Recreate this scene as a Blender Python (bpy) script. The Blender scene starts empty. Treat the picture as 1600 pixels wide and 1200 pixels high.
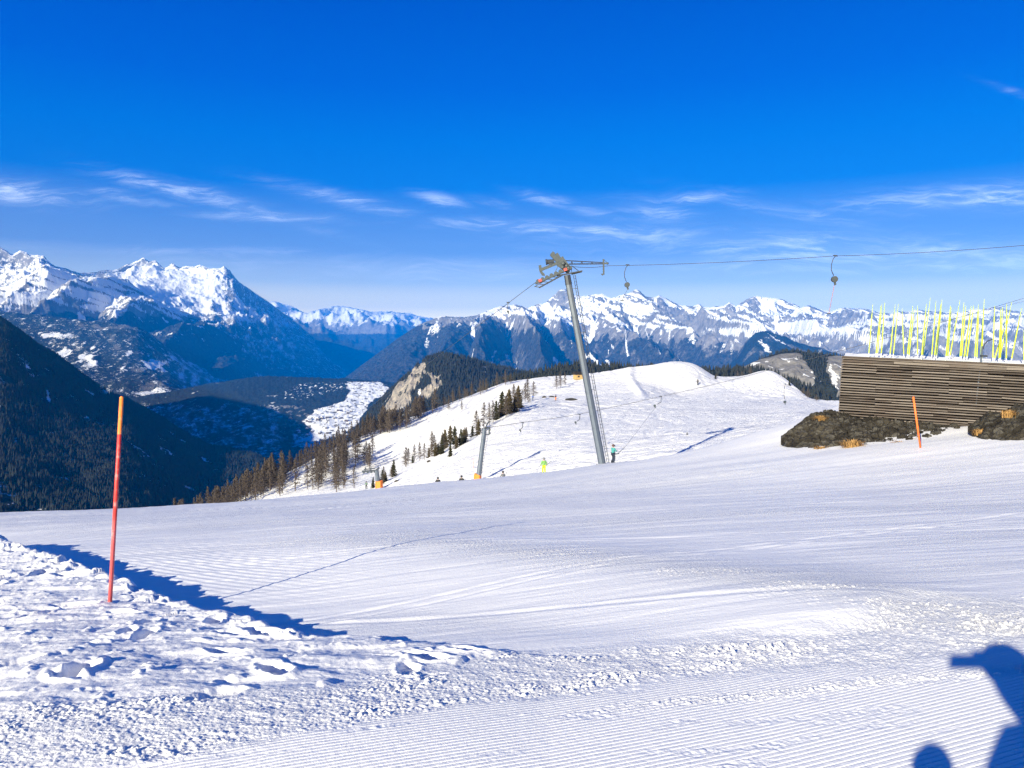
import bpy, math, random
import numpy as np
from mathutils import Vector
random.seed(7)
R = math.radians
sc = bpy.context.scene
COL = sc.collection

# ------------------------------------------------------------------ camera
HOR, F, CX, CY = 540.0, 1200.0, 800.0, 600.0
PITCH = math.atan((CY - HOR) / F)
CAMZ = 1.7
cd = bpy.data.cameras.new("camera")
cam = bpy.data.objects.new("camera", cd); COL.objects.link(cam)
cam.location = (0, 0, CAMZ)
cam.rotation_euler = (math.pi / 2 - PITCH, 0, 0)
cd.sensor_fit = 'HORIZONTAL'; cd.sensor_width = 36.0; cd.lens = 36.0 * F / 1600.0
cd.clip_start = 0.05; cd.clip_end = 200000
sc.camera = cam

# ------------------------------------------------------------------ light
SUN_EL, SUN_AZ = R(19.5), R(210.8)          # azimuth clockwise from +Y
SDIR = Vector((math.sin(SUN_AZ) * math.cos(SUN_EL), math.cos(SUN_AZ) * math.cos(SUN_EL), math.sin(SUN_EL)))
sl = bpy.data.lights.new("sun", 'SUN'); sl.energy = 5.0; sl.angle = R(0.5); sl.color = (1.0, 0.91, 0.67)
so = bpy.data.objects.new("sun", sl); COL.objects.link(so)
so.rotation_euler = SDIR.to_track_quat('Z', 'Y').to_euler()
sc.view_settings.view_transform = 'Standard'; sc.view_settings.look = 'None'
sc.view_settings.gamma = 1.0; sc.view_settings.exposure = 1.12
SKY_STRENGTH = 0.10
HAZE = 5.0e-5

# ------------------------------------------------------------------ node helpers
class NT:
    def __init__(s, tree):
        s.t = tree; s.t.nodes.clear()
    def n(s, typ, **kw):
        nd = s.t.nodes.new(typ)
        for k, v in kw.items():
            if k.startswith('i_'):
                key = k[2:]
                nd.inputs[int(key) if key.isdigit() else key.replace('_', ' ')].default_value = v
            else: setattr(nd, k, v)
        return nd
    def l(s, a, b): s.t.links.new(a, b)
    def val(s, sock, x):
        if hasattr(x, 'is_output'): s.l(x, sock)
        else: sock.default_value = x
    def m(s, op, a, b=None, c=None, clamp=False):
        nd = s.n('ShaderNodeMath', operation=op, use_clamp=clamp)
        s.val(nd.inputs[0], a)
        if b is not None: s.val(nd.inputs[1], b)
        if c is not None: s.val(nd.inputs[2], c)
        return nd.outputs[0]
    def mix(s, f, a, b):
        nd = s.n('ShaderNodeMix', data_type='RGBA')
        s.val(nd.inputs[0], f); s.val(nd.inputs[6], a); s.val(nd.inputs[7], b)
        return nd.outputs[2]
    def noise(s, scale, detail=4, rough=0.55, vec=None, dist=0.0):
        nd = s.n('ShaderNodeTexNoise')
        nd.inputs['Scale'].default_value = scale; nd.inputs['Detail'].default_value = detail
        nd.inputs['Roughness'].default_value = rough; nd.inputs['Distortion'].default_value = dist
        if vec is not None: s.l(vec, nd.inputs['Vector'])
        return nd.outputs['Fac']
    def ramp(s, f, a, b):
        nd = s.n('ShaderNodeMapRange', interpolation_type='SMOOTHSTEP')
        s.val(nd.inputs[0], f); nd.inputs[1].default_value = a; nd.inputs[2].default_value = b
        return nd.outputs[0]
    def mapping(s, vec, loc=(0, 0, 0), rot=(0, 0, 0), scale=(1, 1, 1)):
        nd = s.n('ShaderNodeMapping'); s.l(vec, nd.inputs[0])
        nd.inputs['Location'].default_value = loc; nd.inputs['Rotation'].default_value = rot
        nd.inputs['Scale'].default_value = scale
        return nd.outputs[0]

# ------------------------------------------------------------------ world: sky and cirrus
w = bpy.data.worlds.new("World"); sc.world = w; w.use_nodes = True
T = NT(w.node_tree)
sky = T.n('ShaderNodeTexSky', sky_type='NISHITA', sun_disc=False, sun_elevation=SUN_EL, sun_rotation=SUN_AZ,
          altitude=2600.0, air_density=1.0, dust_density=0.4, ozone_density=3.0)
hs = T.n('ShaderNodeHueSaturation'); hs.inputs['Saturation'].default_value = 1.3; hs.inputs['Value'].default_value = 1.0
T.l(sky.outputs[0], hs.inputs['Color'])
tc = T.n('ShaderNodeTexCoord')
sp = T.n('ShaderNodeSeparateXYZ'); T.l(tc.outputs['Generated'], sp.inputs[0])
yy = T.m('MAXIMUM', sp.outputs[1], 0.05)
U = T.m('DIVIDE', sp.outputs[0], yy); V = T.m('DIVIDE', sp.outputs[2], yy)
cmb = T.n('ShaderNodeCombineXYZ'); T.l(U, cmb.inputs[0]); T.l(V, cmb.inputs[1])
UV = cmb.outputs[0]
warp = T.n('ShaderNodeTexNoise'); warp.inputs['Scale'].default_value = 5.0; warp.inputs['Detail'].default_value = 5
T.l(UV, warp.inputs['Vector'])
wsub = T.n('ShaderNodeVectorMath', operation='SUBTRACT'); T.l(warp.outputs['Color'], wsub.inputs[0]); wsub.inputs[1].default_value = (.5, .5, .5)
wscl = T.n('ShaderNodeVectorMath', operation='SCALE'); T.l(wsub.outputs[0], wscl.inputs[0]); wscl.inputs['Scale'].default_value = 0.06
wadd = T.n('ShaderNodeVectorMath', operation='ADD'); T.l(UV, wadd.inputs[0]); T.l(wscl.outputs[0], wadd.inputs[1])
UVW = wadd.outputs[0]
fibre = T.noise(12.0, 10, 0.68, T.mapping(UVW, rot=(0, 0, 0.12), scale=(1.0, 9.0, 1.0)), 0.5)
fibre2 = T.noise(4.0, 6, 0.6, T.mapping(UVW, loc=(3, 1, 0), rot=(0, 0, 0.06), scale=(1.0, 4.0, 1.0)), 0.3)
WISPS = [  # px, py, half length, half width, slope (down to the right), weight
    (20, 303, 100, 16, .10, .75), (290, 300, 95, 11, .22, .65), (360, 320, 120, 9, .28, .6), (430, 341, 85, 8, .04, .7), (530, 312, 90, 10, .22, .6),
    (690, 315, 34, 8, .2, .55), (770, 320, 25, 6, .2, .35), (850, 313, 40, 8, .2, .5), (1020, 332, 55, 14, .15, .55), (1085, 312, 50, 9, -.1, .45), (930, 335, 40, 10, .2, .3),
    (930, 362, 210, 9, .05, .7), (1090, 380, 190, 12, .06, .7), (1240, 335, 120, 11, .2, .35), (1540, 312, 190, 17, -.06, .75), (1350, 392, 330, 22, .02, .85),
    (1560, 410, 260, 24, .02, .7), (700, 425, 460, 18, .02, .4), (1150, 420, 300, 14, .02, .45), (300, 395, 380, 10, .03, .25), (200, 310, 70, 9, .2, .3), (1570, 150, 40, 5, .3, .15)]
acc = None
for px, py, hl, hw, slp, wt in WISPS:
    du = T.m('SUBTRACT', U, (px - CX) / F)
    dv = T.m('MULTIPLY_ADD', du, slp, T.m('SUBTRACT', V, (HOR - py) / F))
    a = T.m('MULTIPLY', du, F / hl); b = T.m('MULTIPLY', dv, F / hw)
    g = T.m('EXPONENT', T.m('MULTIPLY', T.m('ADD', T.m('MULTIPLY', a, a), T.m('MULTIPLY', b, b)), -1.0))
    g = T.m('MULTIPLY', g, wt)
    acc = g if acc is None else T.m('MAXIMUM', acc, g)
fib = T.m('MULTIPLY', T.ramp(fibre, 0.40, 0.70), T.ramp(fibre2, 0.25, 0.6))
cl = T.m('MULTIPLY', acc, T.m('MULTIPLY_ADD', fib, 0.9, 0.12))
cl = T.m('MINIMUM', T.m('MULTIPLY', cl, 1.12), 0.8)
RAMP = [(0.0, (6.6, 4.9, 1.25)), (.03, (4.2, 3.35, 1.08)), (.055, (2.15, 1.85, .88)), (.08, (.85, .92, .85)), (.116, (.26, .41, .78)), (.196, (.004, .175, .76)), (.25, (.0, .15, .74)),
        (.31, (.0, .092, .68)), (.41, (.0, .056, .56)), (.6, (.001, .05, .32)), (1.0, (.001, .04, .24))]
rp = T.n('ShaderNodeValToRGB'); T.l(sp.outputs[2], rp.inputs[0])
while len(rp.color_ramp.elements) < len(RAMP): rp.color_ramp.elements.new(0.5)
for e_, (p_, c_) in zip(rp.color_ramp.elements, RAMP):
    e_.position = p_; e_.color = c_ + (1,)
rs = T.n('ShaderNodeVectorMath', operation='SCALE'); T.l(rp.outputs[0], rs.inputs[0]); rs.inputs['Scale'].default_value = 1.0 / (SKY_STRENGTH * 2 ** 1.12)
skyb = T.mix(0.97, hs.outputs[0], rs.outputs[0])
skyc = T.mix(cl, skyb, (5.6, 6.2, 7.4, 1))
bg = T.n('ShaderNodeBackground'); T.l(skyc, bg.inputs[0]); bg.inputs[1].default_value = SKY_STRENGTH
wo = T.n('ShaderNodeOutputWorld'); T.l(bg.outputs[0], wo.inputs[0])

sc.cycles.use_denoising = True; sc.cycles.denoiser = 'OPENIMAGEDENOISE'; sc.cycles.denoising_prefilter = 'NONE'
sc.cycles.max_bounces = 5; sc.cycles.diffuse_bounces = 3; sc.cycles.volume_bounces = 0
sc.cycles.transparent_max_bounces = 8

# ------------------------------------------------------------------ numpy helpers
cp, sp_ = math.cos(PITCH), math.sin(PITCH)
def P(px, py, d):
    """the point seen at photograph pixel px, py at d metres ahead"""
    px = np.asarray(px, float); py = np.asarray(py, float); d = np.asarray(d, float)
    v = (CY - py) / F
    fy = cp + v * sp_; fz = -sp_ + v * cp
    x = (px - CX) / F / fy * d
    return np.stack([x, d + 0 * x, CAMZ + fz / fy * d + 0 * x], -1)
def PV(px, py, d): return Vector(P(px, py, d).tolist())
def proj(p):
    x, y, z = p[..., 0], p[..., 1], p[..., 2] - CAMZ
    w_ = y * cp - z * sp_; u = y * sp_ + z * cp
    return CX + F * x / w_, CY - F * u / w_

def _hash(ix, iy, seed):
    h = (ix.astype(np.int64) * 374761393 + iy.astype(np.int64) * 668265263 + seed * 2147483647 * 31 + seed * 974711) & 0xFFFFFFFF
    h = ((h ^ (h >> 13)) * 1274126177) & 0xFFFFFFFF
    h = ((h ^ (h >> 16)) * 2246822519) & 0xFFFFFFFF
    return ((h ^ (h >> 15)) & 0xFFFFFF) / float(0x1000000)
def perlin(x, y, seed=0):
    x = np.asarray(x, float); y = np.asarray(y, float)
    ix = np.floor(x); iy = np.floor(y); fx = x - ix; fy = y - iy
    u = fx * fx * fx * (fx * (fx * 6 - 15) + 10); v = fy * fy * fy * (fy * (fy * 6 - 15) + 10)
    def g(ox, oy):
        a = _hash(ix + ox, iy + oy, seed) * 2 * np.pi
        return np.cos(a) * (fx - ox) + np.sin(a) * (fy - oy)
    return ((g(0, 0) * (1 - u) + g(1, 0) * u) * (1 - v) + (g(0, 1) * (1 - u) + g(1, 1) * u) * v) * 1.5
def fbm(x, y, oct=4, seed=0, gain=0.5, lac=2.03):
    s = 0; a = 1.0; t = 0
    for o in range(oct):
        s = s + a * perlin(x, y, seed + o); t += a; a *= gain; x = x * lac + 13.7; y = y * lac - 7.1
    return s / t
def ridged(x, y, oct=5, seed=0, gain=0.5, lac=2.07):
    s = 0; a = 1.0; t = 0; wgt = 1.0
    for o in range(oct):
        n = 1 - np.abs(perlin(x, y, seed + o)) * 1.25; n = np.clip(n, 0, 1); n = n * n
        s = s + a * n * wgt; t += a; wgt = np.clip(n * 1.6, 0, 1); a *= gain; x = x * lac + 5.3; y = y * lac + 9.1
    return s / t
def cells(x, y, seed=0):
    """distance to the nearest random point and that point's random number"""
    ix = np.floor(x); iy = np.floor(y); best = np.full(x.shape, 9.0); idv = np.zeros(x.shape)
    for ox in (-1, 0, 1):
        for oy in (-1, 0, 1):
            cx_ = ix + ox; cy_ = iy + oy
            dx = cx_ + _hash(cx_, cy_, seed) - x; dy = cy_ + _hash(cx_, cy_, seed + 5) - y
            dd = np.sqrt(dx * dx + dy * dy); m_ = dd < best
            best = np.where(m_, dd, best); idv = np.where(m_, _hash(cx_, cy_, seed + 9), idv)
    return best, idv
def sstep(a, b, x):
    t = np.clip((x - a) / (b - a), 0, 1); return t * t * (3 - 2 * t)
def pl(pts, x): return np.interp(x, [p[0] for p in pts], [p[1] for p in pts])

def tps(pts):
    A = np.array(pts, float); x, y, z = A.T; n = len(A)
    def phi(r2): return 0.5 * r2 * np.log(r2 + 1e-9)
    K = phi((x[:, None] - x) ** 2 + (y[:, None] - y) ** 2) + np.eye(n) * 1.0
    M = np.zeros((n + 3, n + 3)); M[:n, :n] = K; M[:n, n] = 1; M[:n, n + 1] = x; M[:n, n + 2] = y
    M[n, :n] = 1; M[n + 1, :n] = x; M[n + 2, :n] = y
    wv = np.linalg.solve(M, np.concatenate([z, [0, 0, 0]]))
    def f(X, Y):
        X = np.asarray(X, float); Y = np.asarray(Y, float)
        s = wv[n] + wv[n + 1] * X + wv[n + 2] * Y
        for i in range(n): s = s + wv[i] * phi((X - x[i]) ** 2 + (Y - y[i]) ** 2)
        return s
    return f

# ------------------------------------------------------------------ mesh helpers
def link(name, me, mat=None, parent=None):
    o = bpy.data.objects.new(name, me); COL.objects.link(o)
    if mat is not None:
        for m_ in (mat if isinstance(mat, (list, tuple)) else [mat]): me.materials.append(m_)
    if parent is not None: o.parent = parent
    return o
def np_mesh(name, verts, faces, smooth=True):
    me = bpy.data.meshes.new(name); verts = np.asarray(verts, np.float32); faces = np.asarray(faces, np.int32)
    k = faces.shape[1]
    me.vertices.add(len(verts)); me.vertices.foreach_set('co', verts.ravel())
    me.loops.add(faces.size); me.loops.foreach_set('vertex_index', faces.ravel())
    me.polygons.add(len(faces)); me.polygons.foreach_set('loop_start', np.arange(0, faces.size, k, dtype=np.int32))
    me.polygons.foreach_set('loop_total', np.full(len(faces), k, np.int32))
    me.polygons.foreach_set('use_smooth', np.full(len(faces), smooth))
    me.update(calc_edges=True); me.validate()
    return me
def grid_faces(nr, nc, flip=False):
    i = np.arange(nr - 1)[:, None] * nc + np.arange(nc - 1)[None, :]
    q = np.stack([i, i + 1, i + nc + 1, i + nc], -1).reshape(-1, 4)
    return q[:, ::-1] if flip else q
def attr(me, name, v):
    a = me.attributes.new(name, 'FLOAT', 'POINT'); a.data.foreach_set('value', np.asarray(v, np.float32).ravel())
def tag(o, label=None, cat=None, group=None, kind=None):
    if label: o['label'] = label
    if cat: o['category'] = cat
    if group: o['group'] = group
    if kind: o['kind'] = kind
    return o
def empty(name, loc, label, cat, group=None, rot=(0, 0, 0)):
    o = bpy.data.objects.new(name, None); COL.objects.link(o); o.location = loc; o.rotation_euler = rot
    o.empty_display_size = 0.3
    return tag(o, label, cat, group)
def copy_tree(o, parent=None):
    c = o.copy(); COL.objects.link(c)
    if parent is not None:
        c.parent = parent
    for ch in list(o.children): copy_tree(ch, c)
    return c

class MB:
    """collects faces of plain shapes"""
    def __init__(s): s.v = []; s.f = []; s.mi = []
    def add(s, vs, fs, mi=0):
        b = len(s.v); s.v += [tuple(v) for v in vs]
        for f in fs: s.f.append([b + i for i in f]); s.mi.append(mi)
    def frame(s, a, b, up=None):
        a = Vector(a); b = Vector(b); d = (b - a).normalized()
        up = Vector(up) if up is not None else (Vector((0, 0, 1)) if abs(d.z) < 0.9 else Vector((0, 1, 0)))
        r = d.cross(up).normalized(); return a, b, d, r, r.cross(d).normalized()
    def bar(s, a, b, w_, h_, up=None, mi=0, taper=1.0):
        a, b, d, r, u = s.frame(a, b, up); vs = []
        for p, k in ((a, 1.0), (b, taper)):
            for i, j in ((-1, -1), (1, -1), (1, 1), (-1, 1)): vs.append(p + r * (i * w_ * k / 2) + u * (j * h_ * k / 2))
        s.add(vs, [(0, 1, 2, 3), (7, 6, 5, 4), (4, 5, 1, 0), (5, 6, 2, 1), (6, 7, 3, 2), (7, 4, 0, 3)], mi)
    def tube(s, pts, rad, n=8, mi=0, cap=True):
        pts = [Vector(p) for p in pts]; rr = rad if isinstance(rad, (list, tuple)) else [rad] * len(pts)
        vs = []; fs = []; pr = None
        for i, p in enumerate(pts):
            d = (pts[min(i + 1, len(pts) - 1)] - pts[max(i - 1, 0)]).normalized()
            if pr is None: pr = d.cross(Vector((0, 0, 1)) if abs(d.z) < .9 else Vector((0, 1, 0))).normalized()
            pr = (pr - d * pr.dot(d)).normalized(); u = d.cross(pr)
            for k in range(n):
                t = 2 * math.pi * k / n; vs.append(p + pr * (math.cos(t) * rr[i]) + u * (math.sin(t) * rr[i]))
        for i in range(len(pts) - 1):
            for k in range(n): fs.append((i * n + k, i * n + (k + 1) % n, (i + 1) * n + (k + 1) % n, (i + 1) * n + k))
        if cap: fs.append(tuple(range(n))[::-1]); fs.append(tuple((len(pts) - 1) * n + k for k in range(n)))
        s.add(vs, fs, mi)
    def ball(s, c, r, n=8, sq=(1, 1, 1), mi=0):
        c = Vector(c); vs = []; fs = []; m_ = max(4, n // 2 + 1)
        for i in range(1, m_):
            ph = math.pi * i / m_
            for k in range(n):
                t = 2 * math.pi * k / n
                vs.append(c + Vector((math.sin(ph) * math.cos(t) * sq[0], math.sin(ph) * math.sin(t) * sq[1], math.cos(ph) * sq[2])) * r)
        top = len(vs); vs.append(c + Vector((0, 0, r * sq[2]))); vs.append(c - Vector((0, 0, r * sq[2])))
        for i in range(m_ - 2):
            for k in range(n): fs.append((i * n + k, (i + 1) * n + k, (i + 1) * n + (k + 1) % n, i * n + (k + 1) % n))
        for k in range(n):
            fs.append((top, k, (k + 1) % n)); e = (m_ - 2) * n; fs.append((top + 1, e + (k + 1) % n, e + k))
        s.add(vs, fs, mi)
    def build(s, name, mat, parent=None, smooth=False, rel=None):
        me = bpy.data.meshes.new(name)
        off = Vector(rel) if rel is not None else Vector((0, 0, 0))
        me.from_pydata([Vector(v) - off for v in s.v], [], s.f); me.update()
        o = link(name, me, mat, parent)
        for p, m_ in zip(me.polygons, s.mi): p.material_index = m_; p.use_smooth = smooth
        return o

# ------------------------------------------------------------------ materials
def new_mat(name):
    m_ = bpy.data.materials.new(name); m_.use_nodes = True
    t = NT(m_.node_tree); b = t.n('ShaderNodeBsdfPrincipled'); o = t.n('ShaderNodeOutputMaterial'); t.l(b.outputs[0], o.inputs[0])
    return m_, t, b
def simple(name, col, rough=0.6, metal=0.0, var=0.25, scale=6.0, bump=0.0, spec=0.4):
    m_, t, b = new_mat(name); tc_ = t.n('ShaderNodeTexCoord')
    nz = t.noise(scale, 5, 0.6, tc_.outputs['Object'])
    c = t.mix(nz, tuple(x * (1 - var) for x in col) + (1,), tuple(min(1, x * (1 + var)) for x in col) + (1,))
    t.l(c, b.inputs['Base Color']); b.inputs['Roughness'].default_value = rough; b.inputs['Metallic'].default_value = metal
    b.inputs['Specular IOR Level'].default_value = spec
    if bump:
        bp = t.n('ShaderNodeBump'); bp.inputs['Strength'].default_value = bump; bp.inputs['Distance'].default_value = 0.02
        t.l(nz, bp.inputs['Height']); t.l(bp.outputs[0], b.inputs['Normal'])
    return m_

def snow_near():
    m_, t, b = new_mat('groomed_snow'); g = t.n('ShaderNodeNewGeometry'); pos = g.outputs['Position']
    at = t.n('ShaderNodeAttribute', attribute_name='old_and_shade')
    n1 = t.noise(0.5, 6, 0.6, t.mapping(pos, scale=(0.35, 1.6, 1)))
    f = t.m('ADD', at.outputs['Fac'], t.m('MULTIPLY_ADD', n1, 0.3, -0.15), clamp=True)
    c = t.mix(f, (0.90, 0.905, 0.93, 1), (0.79, 0.80, 0.83, 1))
    t.l(c, b.inputs['Base Color']); b.inputs['Roughness'].default_value = 0.55; b.inputs['Specular IOR Level'].default_value = 0.35
    n2 = t.noise(28, 5, 0.7, pos); n3 = t.noise(110, 3, 0.7, pos)
    h = t.m('ADD', n2, t.m('MULTIPLY', n3, 0.4))
    bp = t.n('ShaderNodeBump'); bp.inputs['Distance'].default_value = 0.02; t.l(h, bp.inputs['Height'])
    t.l(t.m('MULTIPLY_ADD', at.outputs['Fac'], 0.5, 0.25), bp.inputs['Strength'])
    t.l(bp.outputs[0], b.inputs['Normal'])
    return m_
def snow_mid():
    m_, t, b = new_mat('skied_snow'); g = t.n('ShaderNodeNewGeometry'); pos = g.outputs['Position']
    at = t.n('ShaderNodeAttribute', attribute_name='old_and_shade')
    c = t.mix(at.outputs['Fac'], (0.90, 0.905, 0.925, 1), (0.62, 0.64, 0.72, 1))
    t.l(c, b.inputs['Base Color']); b.inputs['Roughness'].default_value = 0.6
    n2 = t.noise(0.9, 6, 0.65, t.mapping(pos, rot=(0, 0, .25), scale=(.35, 1.1, 1)))
    n3 = t.noise(0.25, 5, 0.6, t.mapping(pos, rot=(0, 0, -.4), scale=(.5, 2.5, 1)), 1.5)
    bp = t.n('ShaderNodeBump'); bp.inputs['Distance'].default_value = 0.9; bp.inputs['Strength'].default_value = 0.6
    t.l(t.m('ADD', n2, n3), bp.inputs['Height']); t.l(bp.outputs[0], b.inputs['Normal'])
    return m_
def mountain_mat(name, rock_a, rock_b, wood_a, wood_b, scale, snowc=(0.86, 0.88, 0.91), bump=0.55):
    """snow, rock and wood by the mesh's own masks, with noise in metres"""
    m_, t, b = new_mat(name); g = t.n('ShaderNodeNewGeometry'); pos = g.outputs['Position']
    sn = t.n('ShaderNodeAttribute', attribute_name='snow'); wd = t.n('ShaderNodeAttribute', attribute_name='wood')
    n1 = t.noise(1.0 / scale, 6, 0.65, pos); n2 = t.noise(3.3 / scale, 5, 0.7, pos)
    rock = t.mix(t.ramp(n1, .3, .7), rock_a + (1,), rock_b + (1,))
    wood = t.mix(t.ramp(n2, .35, .7), wood_a + (1,), wood_b + (1,))
    nz = t.m('SUBTRACT', t.m('ADD', t.m('MULTIPLY', n1, .5), t.m('MULTIPLY', n2, .5)), .5)
    base = t.mix(t.ramp(t.m('MULTIPLY_ADD', nz, 1.2, wd.outputs['Fac']), .42, .58), rock, wood)
    base = t.mix(t.ramp(t.m('MULTIPLY_ADD', nz, 1.5, sn.outputs['Fac']), .42, .58), base, snowc + (1,))
    t.l(base, b.inputs['Base Color']); b.inputs['Roughness'].default_value = 0.85; b.inputs['Specular IOR Level'].default_value = 0.1
    bp = t.n('ShaderNodeBump'); bp.inputs['Distance'].default_value = scale * .35; bp.inputs['Strength'].default_value = bump
    t.l(t.m('ADD', n1, t.m('MULTIPLY', n2, .4)), bp.inputs['Height']); t.l(bp.outputs[0], b.inputs['Normal'])
    return m_

# ------------------------------------------------------------------ the near piste
fg = [(-1.5, -6, .3), (1.5, -6, .35), (-6, -6, .2), (6, -6, .5), (0, 0, .1), (3, 0, .16), (-3, 0, .02), (-8, 0, -.4), (9, 0, .4), (0, 1.5, .08),
      (0, 3, .01), (2.5, 3.2, .05), (-3, 3, -.1), (5, 5, 0.0), (-8.3, 12.4, -1.70), (-4.5, 8.6, -1.12), (-2.8, 6.7, -.77), (-1.4, 5.6, -.52), (.15, 4.6, -.22),
      (-8, 6, -1.1), (-14, 8, -2.1), (6, 9, -.45), (0, 9, -.8), (0, 16, -1.75), (8, 16, -1.3), (-8, 20, -2.9), (0, 28, -3.4), (-20, 18, -3.6)]
def ctl(px, py, d): fg.append(tuple(P(px, py, d).tolist()))
CREST = [(-400, 815, 36), (-150, 806, 40), (0, 800.5, 42), (200, 796, 45), (400, 783, 50), (590, 764, 60), (745, 752, 66), (850, 740, 67), (940, 726, 66), (1020, 719, 62),
         (1100, 713, 56), (1180, 708, 48), (1240, 703, 42)]
for c in CREST:
    ctl(*c)
    q = P(*c); sl_ = (q[2] - CAMZ) / q[1]
    for k, dz in ((1.22, -.45), (1.38, -1.2), (1.7, -5.5)):
        fg.append((q[0] * k, q[1] * k, CAMZ + sl_ * q[1] * k + dz))
for c in [(1320, 702, 24), (1438, 699, 22.5), (1600, 692, 21), (1800, 690, 20), (1230, 692, 28), (1310, 655, 30), (1480, 681, 24), (1535, 664, 25.2), (1500, 667, 27), (1650, 665, 26), (1300, 645, 40), (1450, 640, 45), (1700, 640, 40)]:
    ctl(*c)
fgz = tps(fg)
EDGE = [(-12.0, 15.8), (-8.3, 12.4), (-4.5, 8.6), (-2.8, 6.75), (-1.4, 5.65), (.15, 4.75), (1.1, 4.2)]
EH = [.32, .31, .25, .18, .10, .02, .0]
foot = []
for i in range(120):
    a = random.random(); t_ = random.random() ** 1.1 * 4.6
    ex = -11 + 11 * a; ey = pl(EDGE, ex) - t_
    foot.append((ex, ey, random.uniform(0, 3.1), random.uniform(.075, .125), random.uniform(.025, .062)))
TRACKS = []
for i in range(70):
    ty = random.uniform(5, 48); TRACKS.append((random.uniform(-.75, .75) * ty + 1, ty, random.choice([random.gauss(-.05, .12), random.gauss(.25, .2), random.gauss(-.4, .3)]), random.gauss(0, .006), random.uniform(2.5, 11), random.choice([.10, .16, .02]), random.uniform(.003, .010) * (1 + ty * .03)))
def berm(x, y):
    e = np.interp(x, [p[0] for p in EDGE], [p[1] for p in EDGE])
    h = np.interp(x, [p[0] for p in EDGE], EH)
    wob = .13 * fbm(x * 1.1, y * 1.1, 3, 41) + .05 * fbm(x * 5, y * 5, 2, 42)
    dist = (e - y) * .70 + wob                 # metres inside the trodden bank
    return h * sstep(-.06, .12, dist) * (1 - sstep(1.2, 3.4, dist)), dist, h
CORD = [(-300, 1320), (100, 1250), (400, 1188), (700, 1120), (1000, 1072), (1300, 1042), (1600, 1012), (1900, 985)]
GUP = [(-300, 1165), (0, 1152), (300, 1128), (450, 1102), (600, 1066), (840, 1032), (1000, 1008), (1200, 985), (1400, 962), (1600, 940), (1900, 910)]
BAND = [(-200, 850), (300, 848), (400, 846), (650, 857), (800, 871), (1000, 892), (1250, 922), (1500, 956), (1900, 1000)]
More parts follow.
